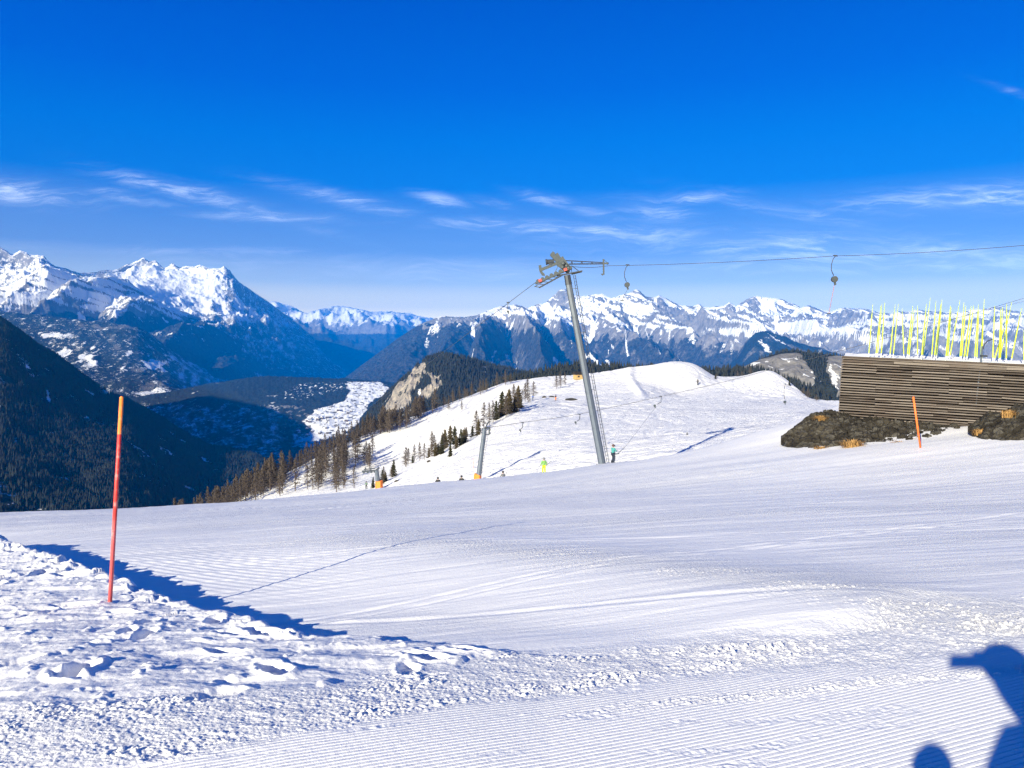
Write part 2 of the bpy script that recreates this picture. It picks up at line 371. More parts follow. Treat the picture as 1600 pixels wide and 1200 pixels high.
def near_disp(x, y, z):
    qx, qy = proj(np.stack([x, y, z], -1))
    bh, dist, hh = berm(x, y)
    cn = pl(CORD, qx); gu = pl(GUP, qx); bd = pl(BAND, qx)
    nz = fbm(x * .8, y * .8, 3, 3)
    cord = sstep(-14, 14, qy - cn + 30 * nz)
    gran = sstep(-18, 14, qy - gu + 35 * nz) * (1 - cord)
    # a bank of crumbs left by the groomer between the two passes of corduroy
    bank = np.exp(-((qy - cn - 34 - 8 * nz) / 9.0) ** 2) * sstep(800, 1150, qx)
    band = np.exp(-((qy - bd + 14 * nz) / (11 + .012 * np.clip(qx, 0, 1600))) ** 2) * sstep(300, 700, qx)
    up = sstep(845, 815, qy + 22 * nz) * (1 - sstep(900, 1400, qx) * .6)
    trod = sstep(-.25, .1, dist) * (1 - gran) * (1 - cord) * sstep(.02, .1, hh + .05 * (qx < 900))
    trod = trod * (qy > 700)
    # corduroy grooves
    s_ = -.375 * x + .927 * y + .003 * fbm(x * 2, y * 2, 2, 9)
    ph = s_ / .030
    gr = np.abs((ph % 1.0) - .5) * 2
    prof = 1 - np.clip((gr - .62) / .38, 0, 1) ** 1.5
    broken = sstep(.10, .38, fbm(x * 1.3 + y * .4, y * 6.0 - x * 1.6, 4, 12))
    dz = cord * (.0044 * prof * (1 - .75 * broken) + .010 * np.abs(fbm(x * 14, y * 14, 3, 13)) * broken)
    # old corduroy on the piste beyond the bank
    s2 = .62 * x + .78 * y + .01 * fbm(x, y, 2, 19)
    oc = np.exp(-((qx - 330) / 190) ** 2) * np.exp(-((qy - 885) / 45) ** 2)
    dz += oc * .008 * np.abs(((s2 / .13) % 1.0) - .5) * 2
    # crumbs
    c1, i1 = cells(x / .020, y / .020, 21); c2, i2 = cells(x / .036, y / .036, 22)
    crumbs = np.sqrt(np.clip(1 - (c1 / .5) ** 2, 0, 1)) * (i1 > .35) * .0040 * (.4 + i1) + np.sqrt(np.clip(1 - (c2 / .45) ** 2, 0, 1)) * (i2 > .8) * .010
    cl_ = sstep(-.15, .35, fbm(x * 1.1, y * 2.0, 3, 23))
    dz += (gran * (.25 + .95 * cl_) + bank * .8 + band * .9 * cl_ + .05 * up + cord * .2 * broken + .12 * trod * cl_) * crumbs
    dz += gran * (.010 * fbm(x * 7, y * 7, 4, 24, .6) + .004 * fbm(x * 40, y * 40, 2, 25))
    # trodden bank: lumps, boot holes, scraped plates
    lump = fbm(x * 2.1, y * 2.1, 5, 31, .55)
    dz += trod * (.035 * lump + .03 * np.clip(fbm(x * 5.5, y * 5.5, 3, 33) - .25, 0, 1) * 2 + .02 * fbm(x * 1.2, y * 4.5, 3, 34))
    for fx, fy, fa, fr, fd in foot:
        m_ = (np.abs(x - fx) < .6) & (np.abs(y - fy) < .6)
        if not m_.any(): continue
        dx = x[m_] - fx; dy = y[m_] - fy; ca, sa = math.cos(fa), math.sin(fa)
        a = (dx * ca + dy * sa) / (fr * 1.7); b_ = (-dx * sa + dy * ca) / (fr * .75); r_ = np.sqrt(a * a + b_ * b_)
        n_ = .35 * fbm(dx * 9 + fx, dy * 9 + fy, 2, 35)
        dz[m_] += trod[m_] * (-fd * sstep(1.15, .6, r_ + n_) + fd * .35 * np.exp(-((r_ + n_ - 1.25) / .28) ** 2))
    # rim blocks along the edge
    rim = np.exp(-((dist - .18) / .22) ** 2) * sstep(.05, .2, hh)
    c3, i3 = cells(x / .2, y / .2, 36)
    dz += rim * (np.sqrt(np.clip(1 - (c3 / .5) ** 2, 0, 1)) * (i3 > .7) * .03 + .03 * lump)
    # long scraped ski tracks and soft swells on the piste
    pst = (1 - cord) * (1 - trod) * (1 - gran)
    st = fbm(x * .28 + y * .05, y * 2.4 - x * .12, 5, 51, .6)
    dz += pst * (.008 + .0011 * np.clip(y, 0, 50)) * st
    for tx, ty, ta, tc_, tl, tw, td in TRACKS:
        dx = x - tx; dy = y - ty; a = dx * math.cos(ta) + dy * math.sin(ta); b_ = -dx * math.sin(ta) + dy * math.cos(ta) - tc_ * a * a
        m_ = (np.abs(a) < tl) & (np.abs(b_) < .9)
        if not m_.any(): continue
        bb = b_[m_]; f_ = sstep(tl, tl * .6, np.abs(a[m_]))
        g_ = np.exp(-((bb - tw) / .035) ** 2) + np.exp(-((bb + tw) / .035) ** 2) - .5 * np.exp(-((np.abs(bb) - tw - .075) / .04) ** 2)
        dz[m_] -= pst[m_] * td * .55 * f_ * g_
    tq = qy - bd
    dz += pst * .09 * sstep(110, 4, tq) * sstep(-60, 8, tq) * sstep(330, 620, qx) * sstep(1650, 1250, qx)
    dz += pst * .16 * fbm(x * .09, y * .16, 3, 55) * sstep(5, 20, y)
    old_and_shade = np.clip(.10 * cord + .60 * gran + .9 * band + .40 * up + .22 * trod + .35 * bank  # old snow, plus tiny grain shadows painted grey over crumbs and band
                  + pst * .35 * sstep(0.0, .35, fbm(x * .10, y * .55 - x * .06, 4, 61)) * (1 - .8 * sstep(4, 20, tq) * sstep(110, 80, tq)), 0, 1)  # less grey on the sun-facing swell, its brightness put into the colour
    return bh + dz, old_and_shade
def near_z(x, y):
    x = np.atleast_1d(np.asarray(x, float)); y = np.atleast_1d(np.asarray(y, float))
    z = fgz(x, y); return z + near_disp(x, y, z)[0]
ti = np.concatenate([np.linspace(-2.2, -.74, 70)[:-1], np.linspace(-.74, .74, 1450), np.linspace(.74, 2.2, 70)[1:]])
inv = np.linspace(1 / 2.3, 1 / 115.0, 1150)
YY = (1 / inv)[:, None] + 0 * ti[None, :]; XX = ti[None, :] * YY
ZZ = fgz(XX, YY); dzz, OLD_AND_SHADE = near_disp(XX, YY, ZZ)
me = np_mesh('snow_piste', np.stack([XX, YY, ZZ + dzz], -1).reshape(-1, 3), grid_faces(*XX.shape))
attr(me, 'old_and_shade', OLD_AND_SHADE)
_f = np.stack([XX, YY, ZZ + dzz], -1).reshape(-1, 3); NEAR = (_f,) + proj(_f)
tag(link('snow_piste', me, snow_near()), kind='structure')
xb, yb = np.meshgrid(np.linspace(-30, 30, 90), np.linspace(-25, 2.3, 45))
me = np_mesh('snow_ground', np.stack([xb, yb, fgz(xb, yb) - .01 - .03 * (yb > 1.9)], -1).reshape(-1, 3), grid_faces(*xb.shape))
attr(me, 'old_and_shade', 0 * xb + .2)
tag(link('snow_ground', me, bpy.data.materials['groomed_snow']), kind='structure')

# ------------------------------------------------------------------ sheets given by rows of seen points
def smooth_row(a, w_):
    if w_ <= 0: return a
    k = np.exp(-.5 * (np.arange(-3 * w_, 3 * w_ + 1) / w_) ** 2); k /= k.sum()
    e = np.concatenate([a[0] + (a[0] - a[1]) * np.arange(3 * w_, 0, -1), a, a[-1] + (a[-1] - a[-2]) * np.arange(1, 3 * w_ + 1)])
    return np.convolve(e, k, 'valid')
def poly0(qx, qy, pts, soft):
    l_ = np.interp(qy, [p[0] for p in pts], [p[1] for p in pts]); r_ = np.interp(qy, [p[0] for p in pts], [p[2] for p in pts])
    return sstep(-soft, soft, qx - l_) * sstep(-soft, soft, r_ - qx) * sstep(pts[0][0] - soft, pts[0][0] + soft, qy) * sstep(pts[-1][0] + soft, pts[-1][0] - soft, qy)
def rows_grid(rows, pxs, nr, soft=14, fine=3, sky_row=None):
    """rows near to far, each a list of (px, py, d): a surface through them, smooth across the rows"""
    n = len(rows)
    A = []
    for r in rows:
        k = [p[0] for p in r]; w1 = soft if len(r) < 90 and r is not sky_row else fine
        w1 = int(w1 / (pxs[1] - pxs[0])); w2 = int(soft / (pxs[1] - pxs[0]))
        if len(r) >= 90: w1 = 0
        A.append(P(pxs, smooth_row(np.interp(pxs, k, [p[1] for p in r]), w1), smooth_row(np.interp(pxs, k, [p[2] for p in r]), w2)))
    A = np.stack(A)                                             # n, cols, 3
    s = np.linspace(0, n - 1, nr); i = np.clip(s.astype(int), 0, n - 2); f = (s - i)[:, None, None]
    def g(j): return A[np.clip(j, 0, n - 1)]
    p0, p1, p2, p3 = g(i - 1), g(i), g(i + 1), g(i + 2)
    m1 = (p2 - p0) * .5; m2 = (p3 - p1) * .5
    # do not overshoot in depth
    Q = (2 * f ** 3 - 3 * f ** 2 + 1) * p1 + (f ** 3 - 2 * f ** 2 + f) * m1 * .8 + (-2 * f ** 3 + 3 * f ** 2) * p2 + (f ** 3 - f ** 2) * m2 * .8
    return Q, s
def under_sky(Q, s, idx, sk, slack=.6):
    """keep relief in front of a ridge from standing above the ridge"""
    f = s[:, None] < idx - .02
    qx, qy = proj(Q); sp = np.interp(qx, [p[0] for p in sk], [p[1] for p in sk]) + slack + 3.0 * np.clip(idx - s[:, None], 0, 1)
    lim = P(qx, np.maximum(qy, sp), Q[..., 1])[..., 2]
    Q[..., 2] = np.where(f & (qy < sp), lim, Q[..., 2])
def back_row(sk, k, drop):
    out = []
    for px, py, d in sk:
        q = P(px, py, d); q2 = np.array([q[0] * k, q[1] * k, q[2] - drop * d * (k - 1)])
        a, b_ = proj(q2); out.append((px, float(b_), d * k))
    return out
SHEETS = {'near': NEAR}
def hit(sheet, px, py, tol=3.0):
    """the nearest surface point of a sheet under a photograph pixel"""
    Q, qx, qy = SHEETS[sheet]
    m_ = (np.abs(qx - px) < tol) & (np.abs(qy - py) < tol)
    if not m_.any():
        i = np.argmin((qx - px) ** 2 + (qy - py) ** 2); return Vector(Q[i].tolist())
    c = np.where(m_)[0]; i = c[np.argmin(Q[c, 1] + 8 * ((qx[c] - px) ** 2 + (qy[c] - py) ** 2))]
    return Vector(Q[i].tolist())
def sheet(name, Q, mat, snow=None, wood=None, old_and_shade=None, kind='structure'):
    me = np_mesh(name, Q.reshape(-1, 3), grid_faces(Q.shape[0], Q.shape[1]))
    if snow is not None: attr(me, 'snow', snow); attr(me, 'wood', wood)
    if old_and_shade is not None: attr(me, 'old_and_shade', old_and_shade)
    o = tag(link(name, me, mat), kind=kind)
    f = Q.reshape(-1, 3); qx, qy = proj(f); SHEETS[name] = (f, qx, qy)
    return o

# ------------------------------------------------------------------ the snow hill behind the crest
HS = [(150, 880, 300), (250, 832, 300), (340, 794, 300), (430, 749, 310), (520, 702, 330), (600, 668, 360), (700, 631, 390), (790, 597, 420), (860, 588, 430), (900, 586, 430), (935, 582, 420), (985, 574, 420),
      (1020, 570, 410), (1045, 565, 400), (1062, 564, 400), (1085, 568, 400), (1100, 577, 400), (1115, 588, 400), (1135, 589, 400), (1165, 587, 390), (1185, 580, 380), (1203, 578, 380), (1220, 586, 380), (1240, 602, 375), (1266, 625, 360),
      (1300, 626, 300), (1400, 630, 260), (1700, 650, 260)]
HN = [(150, 900, 120), (340, 835, 120), (430, 815, 112), (520, 800, 105), (600, 788, 98), (700, 776, 90), (800, 766, 86), (860, 758, 84), (930, 746, 82), (1000, 738, 78), (1060, 733, 74), (1130, 728, 68), (1200, 722, 60), (1265, 718, 56), (1330, 716, 54), (1700, 716, 50)]
HA = [(150, 890, 180), (340, 815, 180), (430, 795, 165), (520, 780, 150), (600, 765, 132), (700, 738, 118), (800, 712, 112), (860, 700, 112), (930, 692, 112), (1000, 688, 108), (1130, 684, 98), (1200, 682, 84), (1265, 680, 76), (1330, 680, 72), (1700, 690, 70)]
HB = [(150, 886, 240), (340, 806, 240), (430, 790, 225), (520, 772, 200), (560, 765, 180), (600, 748, 165), (640, 738, 160), (700, 700, 172), (750, 663, 195), (800, 630, 225), (860, 627, 235), (930, 631, 230), (1000, 634, 220), (1130, 640, 200), (1200, 642, 185), (1265, 640, 165), (1330, 645, 140), (1700, 660, 130)]
HC = [(150, 884, 262), (340, 801, 262), (430, 778, 255), (520, 754, 255), (560, 748, 262), (600, 738, 265), (640, 726, 272), (700, 690, 282), (750, 652, 300), (800, 622, 330), (860, 616, 320), (930, 616, 310), (1000, 616, 300), (1060, 617, 290), (1130, 622, 290), (1200, 622, 290), (1265, 633, 270), (1330, 640, 200), (1700, 655, 190)]
HD = [(150, 882, 285), (340, 798, 285), (430, 762, 285), (520, 727, 295), (600, 700, 315), (700, 657, 340), (790, 608, 385), (860, 601, 385), (930, 598, 370), (985, 595, 365), (1010, 600, 355), (1060, 605, 335), (1090, 606, 340), (1115, 608, 345), (1165, 607, 340), (1203, 606, 340), (1240, 616, 335), (1266, 629, 330), (1330, 636, 250), (1700, 652, 230)]
pxs = np.linspace(150, 1700, 1300)
Q, s = rows_grid([HN, HA, HB, HC, HD, HS, back_row(HS, 1.06, .5), back_row(HS, 1.35, .75)], pxs, 640, soft=28, fine=6, sky_row=HS)
fx, fy = Q[..., 0], Q[..., 1]
skd = sstep(.4, 1.0, np.abs(s - 5))[:, None]
dz = .5 * fbm(fx * .05, fy * .03, 3, 71) * skd + (.22 * fbm(fx * .25, fy * .35, 3, 72) + .12 * fbm(fx * .5, fy * .8, 3, 77)) * (.3 + .7 * skd)
# curved ski tracks
wv = fx * .18 + fy * .32 + 9 * fbm(fx * .012, fy * .012, 2, 73)
qx, qy = proj(Q)
trk = sstep(.35, .9, np.abs(np.sin(wv))) * sstep(600, 720, qx)
dz -= .09 * trk * sstep(-.1, .3, fbm(fx * .03, fy * .03, 2, 74))
for i_, (ka, kb, kw) in enumerate([(.30, .16, 7.0), (-.22, .20, 9.0), (.10, .34, 12.0), (.42, -.05, 6.0)]):
    w2 = fx * ka + fy * kb + kw * fbm(fx * .016 + i_ * 5, fy * .012, 3, 78 + i_)
    t2 = sstep(.88, .985, np.abs(np.sin(w2))) * sstep(-.05, .25, fbm(fx * .022, fy * .018 + i_ * 9, 2, 84 + i_))
    dz -= (.10 + .0004 * fy) * t2 * (.35 + .65 * sstep(560, 720, qx)); trk = np.maximum(trk, t2)
# the groomed road across, and the wind lip
road = np.exp(-((qy - pl([(860, 629), (1000, 634), (1260, 642)], qx)) / 3.0) ** 2) * sstep(840, 880, qx)
dz -= .9 * road
lip = np.exp(-((qx - pl([(575, 985), (590, 983), (600, 990), (617, 1003), (640, 1010)], qy)) / 7.0) ** 2) * sstep(626, 612, qy) * sstep(572, 580, qy)
dz += 1.5 * lip
hump = sstep(1015, 1050, qx) * sstep(604, 590, qy) + sstep(1150, 1175, qx) * sstep(632, 612, qy)
dz += hump * skd * (1.5 * (ridged(fx * .05, fy * .03 + fx * .02, 4, 79) - .4) + .5 * fbm(fx * .2, fy * .15, 3, 80))
bowl = np.exp(-(((qx - 1065) / 42) ** 2 + ((qy - 603) / 12) ** 2)); dz -= 4.0 * bowl
Q[..., 2] += dz
old_and_shade = np.clip(.5 * bowl + .35 * road + .25 * trk * sstep(650, 640, qy) + .25 * sstep(0, .4, fbm(fx * .04, fy * .06, 3, 75)), 0, 1)  # the bowl's shade is painted in as grey
sheet('snow_hill', Q, snow_mid(), old_and_shade=old_and_shade)

# ------------------------------------------------------------------ mountains
ROCK = ((.15, .145, .15), (.30, .285, .28)); WOOD = ((.012, .016, .014), (.035, .042, .036)); LARCH = (.06, .05, .04)
M_far = mountain_mat('far_mountain', *ROCK, WOOD[0], (.06, .06, .06), 160.0)
M_high = mountain_mat('high_mountain', *ROCK, WOOD[0], (.075, .07, .07), 90.0)
M_mid = mountain_mat('valley_hill', (.14, .13, .12), (.27, .25, .23), WOOD[0], WOOD[1], 40.0)
M_near = mountain_mat('wooded_hill', (.16, .15, .14), (.36, .33, .29), WOOD[0], WOOD[1], 22.0)

def jag(sk, n, amp, seed, lo=None, hi=None):
    """a skyline with small teeth"""
    a = np.linspace(sk[0][0], sk[-1][0], n); py = np.interp(a, [p[0] for p in sk], [p[1] for p in sk]); d = np.interp(a, [p[0] for p in sk], [p[2] for p in sk])
    am = amp if not isinstance(amp, list) else np.interp(a, [p[0] for p in amp], [p[1] for p in amp])
    py = py - am * (fbm(a / 24.0, 0 * a + seed, 5, seed, .65) * 1.4)
    return list(zip(a.tolist(), py.tolist(), d.tolist()))

# 1: range at the far end of the valley
SK5 = [(330, 480, 24000), (400, 470, 24000), (415, 472, 24000), (432, 471, 24000), (455, 479, 24000), (480, 488, 24500), (500, 482, 25000), (530, 477, 25000), (545, 479, 25000), (560, 484, 25000), (600, 488, 26000), (640, 490, 26500), (660, 495, 27000), (690, 500, 27000), (800, 505, 27000), (1000, 520, 27000)]
sk = jag(SK5, 500, 3.0, 101)
def off(sk, dpy, dd, k=None): return [(a, b + dpy, c + dd) for a, b, c in sk]
m1 = [(a, 515 + (b - 485) * .4 + 9 * math.sin(a * .05), 21000) for a, b, c in SK5]
b1 = [(a, 590, 14500) for a, b, c in SK5]
pxs = np.linspace(330, 1000, 500)
Q, s = rows_grid([b1, m1, sk, back_row(sk, 1.1, .4)], pxs, 200)
env = (np.clip(s, 0, 1) * sstep(2.0, 1.6, s) + .15)[:, None]
Q[..., 2] += env * 700 * (ridged(Q[..., 0] / 1500 + 5, Q[..., 1] / 2600, 6, 102) - .45)
under_sky(Q, s, 2, sk)
h = Q[..., 2]
snow = sstep(420, 820, h + 260 * fbm(Q[..., 0] / 500, Q[..., 1] / 900, 4, 103)) * (1 - .6 * sstep(.0, .3, fbm(Q[..., 0] / 220, h / 150, 4, 105))) + .35 * sstep(.1, .5, fbm(Q[..., 0] / 900, Q[..., 1] / 2500, 4, 104))
sheet('mountain_range', Q, M_far, snow, sstep(420, 200, h))

# 2: high snow mountains on the left
SK4 = [(-350, 330, 10000), (-150, 365, 10500), (0, 386, 11000), (15, 396, 11000), (22, 398, 11000), (32, 392, 11000), (50, 399, 11000), (68, 401, 11000), (76, 409, 11000), (88, 417, 11000), (105, 421, 11200), (125, 427, 11500), (152, 426, 12000), (180, 421, 12500), (203, 413, 12800), (225, 404, 12800),
       (232, 410, 12800), (243, 408, 12800), (256, 420, 12800), (262, 418, 12800), (269, 411, 12800), (278, 417, 12800), (300, 418, 12800), (312, 415, 12800), (325, 420, 12800), (340, 421, 12500), (350, 416, 12500), (358, 422, 12500), (366, 434, 12600), (374, 442, 13000), (385, 449, 13400), (400, 459, 14000), (420, 473, 15000), (460, 502, 16800), (500, 537, 18600), (545, 578, 20500), (570, 600, 21500)]
sk = jag(SK4, 1400, [(-350, 3), (360, 3.5), (380, 1), (600, .6)], 111)
n4 = [(-350, 640, 7000), (0, 640, 7500), (200, 630, 7800), (350, 620, 8500), (450, 612, 9500), (520, 606, 10500), (545, 602, 11500), (570, 606, 12500)]
f4 = [(-350, 520, 8300), (0, 510, 8800), (100, 505, 9000), (200, 520, 9200), (280, 530, 9200), (350, 545, 9600), (420, 560, 10800), (480, 575, 12000), (545, 592, 13600), (570, 603, 14000)]
g4 = [(-350, 430, 9400), (0, 450, 9800), (60, 428, 10000), (120, 440, 10200), (160, 452, 10400), (210, 445, 10500), (250, 470, 10600), (300, 480, 10800), (350, 482, 11000), (380, 480, 11400), (420, 505, 12300), (480, 545, 13300), (545, 583, 14600), (570, 601, 15000)]
pxs = np.linspace(-350, 570, 1100)
r4 = [(a, b + 11 - 5 * (a > 380), c * .982) for a, b, c in SK4]
Q, s = rows_grid([n4, f4, g4, r4, sk, back_row(sk, 1.12, .7), back_row(sk, 1.5, .5)], pxs, 420)
X, Y = Q[..., 0].copy(), Q[..., 1].copy(); qx, qy = proj(Q)
env = (np.clip(s * 1.3, 0, 1) * sstep(3.75, 2.9, s))[:, None] * sstep(540, 360, qx)
plateau = np.exp(-(((qx - 268) / 85) ** 2 + ((qy - 442) / 30) ** 2)); env = env * (1 - .72 * plateau)
wx = 300 * fbm(X / 1500, Y / 1500, 3, 113)
r1 = ridged((X + wx) / 1250, (Y + wx) / 1500 + 2, 6, 112)
Q[..., 2] += env * 330 * (r1 - .45) + env * 150 * (ridged(X / 420 + 4, Y / 520, 5, 121) - .45) + env * 30 * (ridged(X / 190, Y / 230, 4, 129) - .4) + (env * .6 + .06) * 30 * fbm(X / 60, Y / 60, 3, 114)
spur = sstep(350, 420, qx) * np.clip(s / 1.0, 0, 1)[:, None] * np.clip((3 - s), 0, 1)[:, None]
Q[..., 2] += spur * 70 * (ridged(X / 300, Y / 2500, 4, 118) - .4)
under_sky(Q, s, 4, sk)
h = Q[..., 2]; zx = np.gradient(h, axis=1) / np.maximum(np.gradient(X, axis=1), 1)
zy = np.gradient(h, axis=0) / np.maximum(np.abs(np.gradient(Y, axis=0)), 1)
steep = np.sqrt(zx ** 2 + zy ** 2)
crag = sstep(-.05, .25, fbm(X / 130, h / 60 + Y / 300, 5, 115, .62) + .30 * fbm(X / 500, Y / 500, 3, 125) + .22 * (steep - .95))
crag *= 1 - .9 * plateau
skd_ = qy - np.interp(qx, [p[0] for p in sk], [p[1] for p in sk])
crag = np.maximum(crag, np.exp(-(skd_ / 7.0) ** 2) * sstep(-.15, .2, fbm(X / 160, h / 50, 4, 141)) * sstep(200, 225, qx))
crag = np.maximum(crag, .9 * poly0(qx, qy, [(431, 352, 366), (445, 345, 378), (460, 352, 385), (475, 360, 380)], 4) * sstep(-.2, .1, fbm(X / 90, h / 30, 4, 142)))
snow = np.clip(sstep(210, 480, h + 190 * fbm(X / 420, Y / 700, 4, 116)) * (1.08 - .85 * crag), 0, 1)
gl4 = sstep(.80, .96, 1 - ridged((X + wx * .5) / 520, Y / 2600 + 3, 3, 126) + .12 * fbm(X / 120, Y / 300, 3, 119))
snow = np.maximum(snow, .75 * gl4 * sstep(-250, 150, h))
snow = np.maximum(snow, .46 * sstep(.0, .5, fbm(X / 90, Y / 200, 4, 127)) * sstep(-250, 200, h))
snow = np.maximum(snow, sstep(330, 400, qx) * (.42 + .30 * fbm((X - .3 * h) / 70, (Y + h) / 420, 4, 130)) * sstep(-420, -150, h))
snow = np.maximum(snow, .40 + .2 * fbm(X / 60, Y / 160, 4, 131))
snow = np.maximum(snow, .56 * sstep(.15, .45, fbm(X / 500, Y / 1500, 4, 117)) * sstep(-100, -330, h))
sheet('snow_mountain', Q, M_high, snow, sstep(430, 250, h + 120 * fbm(X / 300, Y / 300, 3, 120)) * (1 - .55 * sstep(.1, .4, fbm(X / 220, h / 160, 4, 128)) * sstep(280, 360, qx)))

# 2b: the lower rocky ridge standing before it
SKf = [(-350, 395, 8800), (-100, 440, 8900), (0, 452, 9000), (25, 440, 9050), (48, 427, 9100), (70, 413, 9100), (80, 417, 9100), (92, 421, 9150), (105, 424, 9200), (122, 434, 9250), (135, 439, 9300), (146, 433, 9300), (160, 433, 9300), (172, 431, 9350), (186, 434, 9400), (200, 437, 9450), (210, 446, 9550), (225, 457, 9700), (245, 469, 9900), (262, 480, 10000), (290, 488, 10200), (312, 497, 10400), (350, 518, 10800), (400, 548, 11300), (450, 578, 11700), (490, 604, 12000)]
sk = jag(SKf, 1200, [(-350, 2.5), (200, 2.5), (330, 1.4), (490, .8)], 301)
nf = [(-350, 640, 6600), (0, 640, 7000), (200, 630, 7300), (350, 622, 8000), (450, 615, 9000), (490, 612, 9600)]
ff = [(-350, 520, 7700), (0, 512, 7900), (100, 512, 8000), (200, 520, 8200), (280, 532, 8500), (350, 552, 9100), (420, 585, 10000), (490, 608, 10800)]
pxs = np.linspace(-350, 490, 1050)
Q, s = rows_grid([nf, ff, sk, back_row(sk, 1.08, .8), back_row(sk, 1.3, .6)], pxs, 360)
X, Y = Q[..., 0].copy(), Q[..., 1].copy(); S = s[:, None] + 0 * X; qx, qy = proj(Q)
env = np.clip(S * 1.4, 0, 1) * sstep(2.0, 1.55, S) * sstep(480, 330, qx)
uu = X / 560 + .35 * fbm(X / 1300, Y / 1900, 3, 302) + .3; uf = uu % 1.0
tri = np.where(uf < .6, uf / .6, (1 - uf) / .4) * (.7 + .6 * _hash(np.floor(uu), np.floor(uu) * 0, 31))
Q[..., 2] += env * (300 * (tri - .45) + 110 * (ridged(X / 330, Y / 520, 5, 303) - .45) + 26 * fbm(X / 70, Y / 70, 4, 304))
under_sky(Q, s, 2, sk)
h = Q[..., 2]; zx = np.gradient(h, axis=1) / np.maximum(np.gradient(X, axis=1), 1)
crag = sstep(-.05, .18, fbm(X / 110 + h / 200, h / 60 + Y / 240, 5, 305, .62) + .28 * fbm(X / 420, Y / 420, 3, 306) + .22 * (tri - .45))
snow = np.clip(sstep(270, 500, h + 170 * fbm(X / 330, Y / 500, 4, 307)) * (1.06 - .72 * crag), 0, 1)
gl = (1 - sstep(.012, .07, np.abs(perlin(X / 260 + .35 * fbm(X / 220, Y / 700, 3, 308), Y / 2400, 309)))) * sstep(-.15, .15, fbm(X / 420, Y / 420, 2, 310)) * sstep(-120, 80, h)
snow = np.maximum(snow, .85 * gl); snow = np.maximum(snow, .45 * sstep(-.15, .4, fbm(X / 70, Y / 150, 4, 311)) * sstep(-300, 150, h))
snow = np.maximum(snow, sstep(330, 400, qx) * (.36 + .22 * fbm(X / 60, (Y + h) / 420, 4, 312)))
sheet('rocky_ridge', Q, M_high, snow, sstep(440, 250, h + 110 * fbm(X / 260, Y / 260, 3, 313)) * (1 - .5 * sstep(.05, .35, fbm(X / 160, h / 110, 4, 314)) * sstep(270, 350, qx)))

# 3: the terraced valley side in front of it
SK3 = [(-350, 450, 7000), (-100, 478, 7000), (0, 487, 7000), (60, 494, 7000), (130, 502, 7000), (180, 506, 7000), (215, 514, 7000), (240, 528, 7500), (262, 543, 7900), (285, 560, 8300), (310, 577, 8700), (340, 592, 9100), (380, 606, 9500), (450, 612, 9900)]
sk = jag(SK3, 600, 1.2, 121)
n3 = [(-350, 720, 4200), (0, 700, 4500), (200, 660, 4700), (300, 645, 4900), (380, 632, 5200), (450, 630, 5600)]
f3 = [(-350, 590, 5700), (0, 570, 5900), (130, 565, 6000), (200, 570, 6000), (270, 585, 6100), (300, 602, 6300), (340, 612, 6500), (450, 620, 6800)]
pxs = np.linspace(-350, 450, 700)
Q, s = rows_grid([n3, f3, sk, back_row(sk, 1.15, .6), back_row(sk, 1.4, .5)], pxs, 260)
X, Y = Q[..., 0].copy(), Q[..., 1].copy()
env = (np.clip(2 - s, 0, 1) * np.clip(s * 2, 0, 1) + .1)[:, None]
Q[..., 2] += env * (150 * (ridged(X / 1300, Y / 1800, 5, 122) - .4)) + 14 * fbm(X / 90, Y / 90, 3, 123)
qx, qy = proj(Q)
field = sstep(-.05, .22, fbm(X / 170, Y / 420, 5, 124) + .1 * fbm(X / 40, Y / 90, 2, 125))
zone = np.exp(-(((qx - 120) / 70) ** 2 + ((qy - 548) / 10) ** 2)) + np.exp(-(((qx - 215) / 75) ** 2 + ((qy - 568) / 16) ** 2)) + .6 * np.exp(-(((qx - 60) / 60) ** 2 + ((qy - 524) / 5) ** 2)) + .5 * np.exp(-(((qx - 230) / 60) ** 2 + ((qy - 612) / 8) ** 2)) + .25 * np.exp(-(((qx - 310) / 40) ** 2 + ((qy - 585) / 20) ** 2))
snow = np.clip(field * (.28 + .44 * np.clip(zone * 1.6, 0, 1)), 0, 1)
snow = np.maximum(snow, .36 + .2 * fbm(X / 45, Y / 160, 4, 127)); snow = np.maximum(snow, sstep(240, 290, qx) * (.44 + .3 * fbm((X + .4 * Y) / 60, (Y - X) / 400, 4, 128)))
sheet('valley_hillside', Q, M_mid, snow, 0 * snow + .75 - .25 * sstep(.1, .4, fbm(X / 300, Y / 300, 3, 126)))

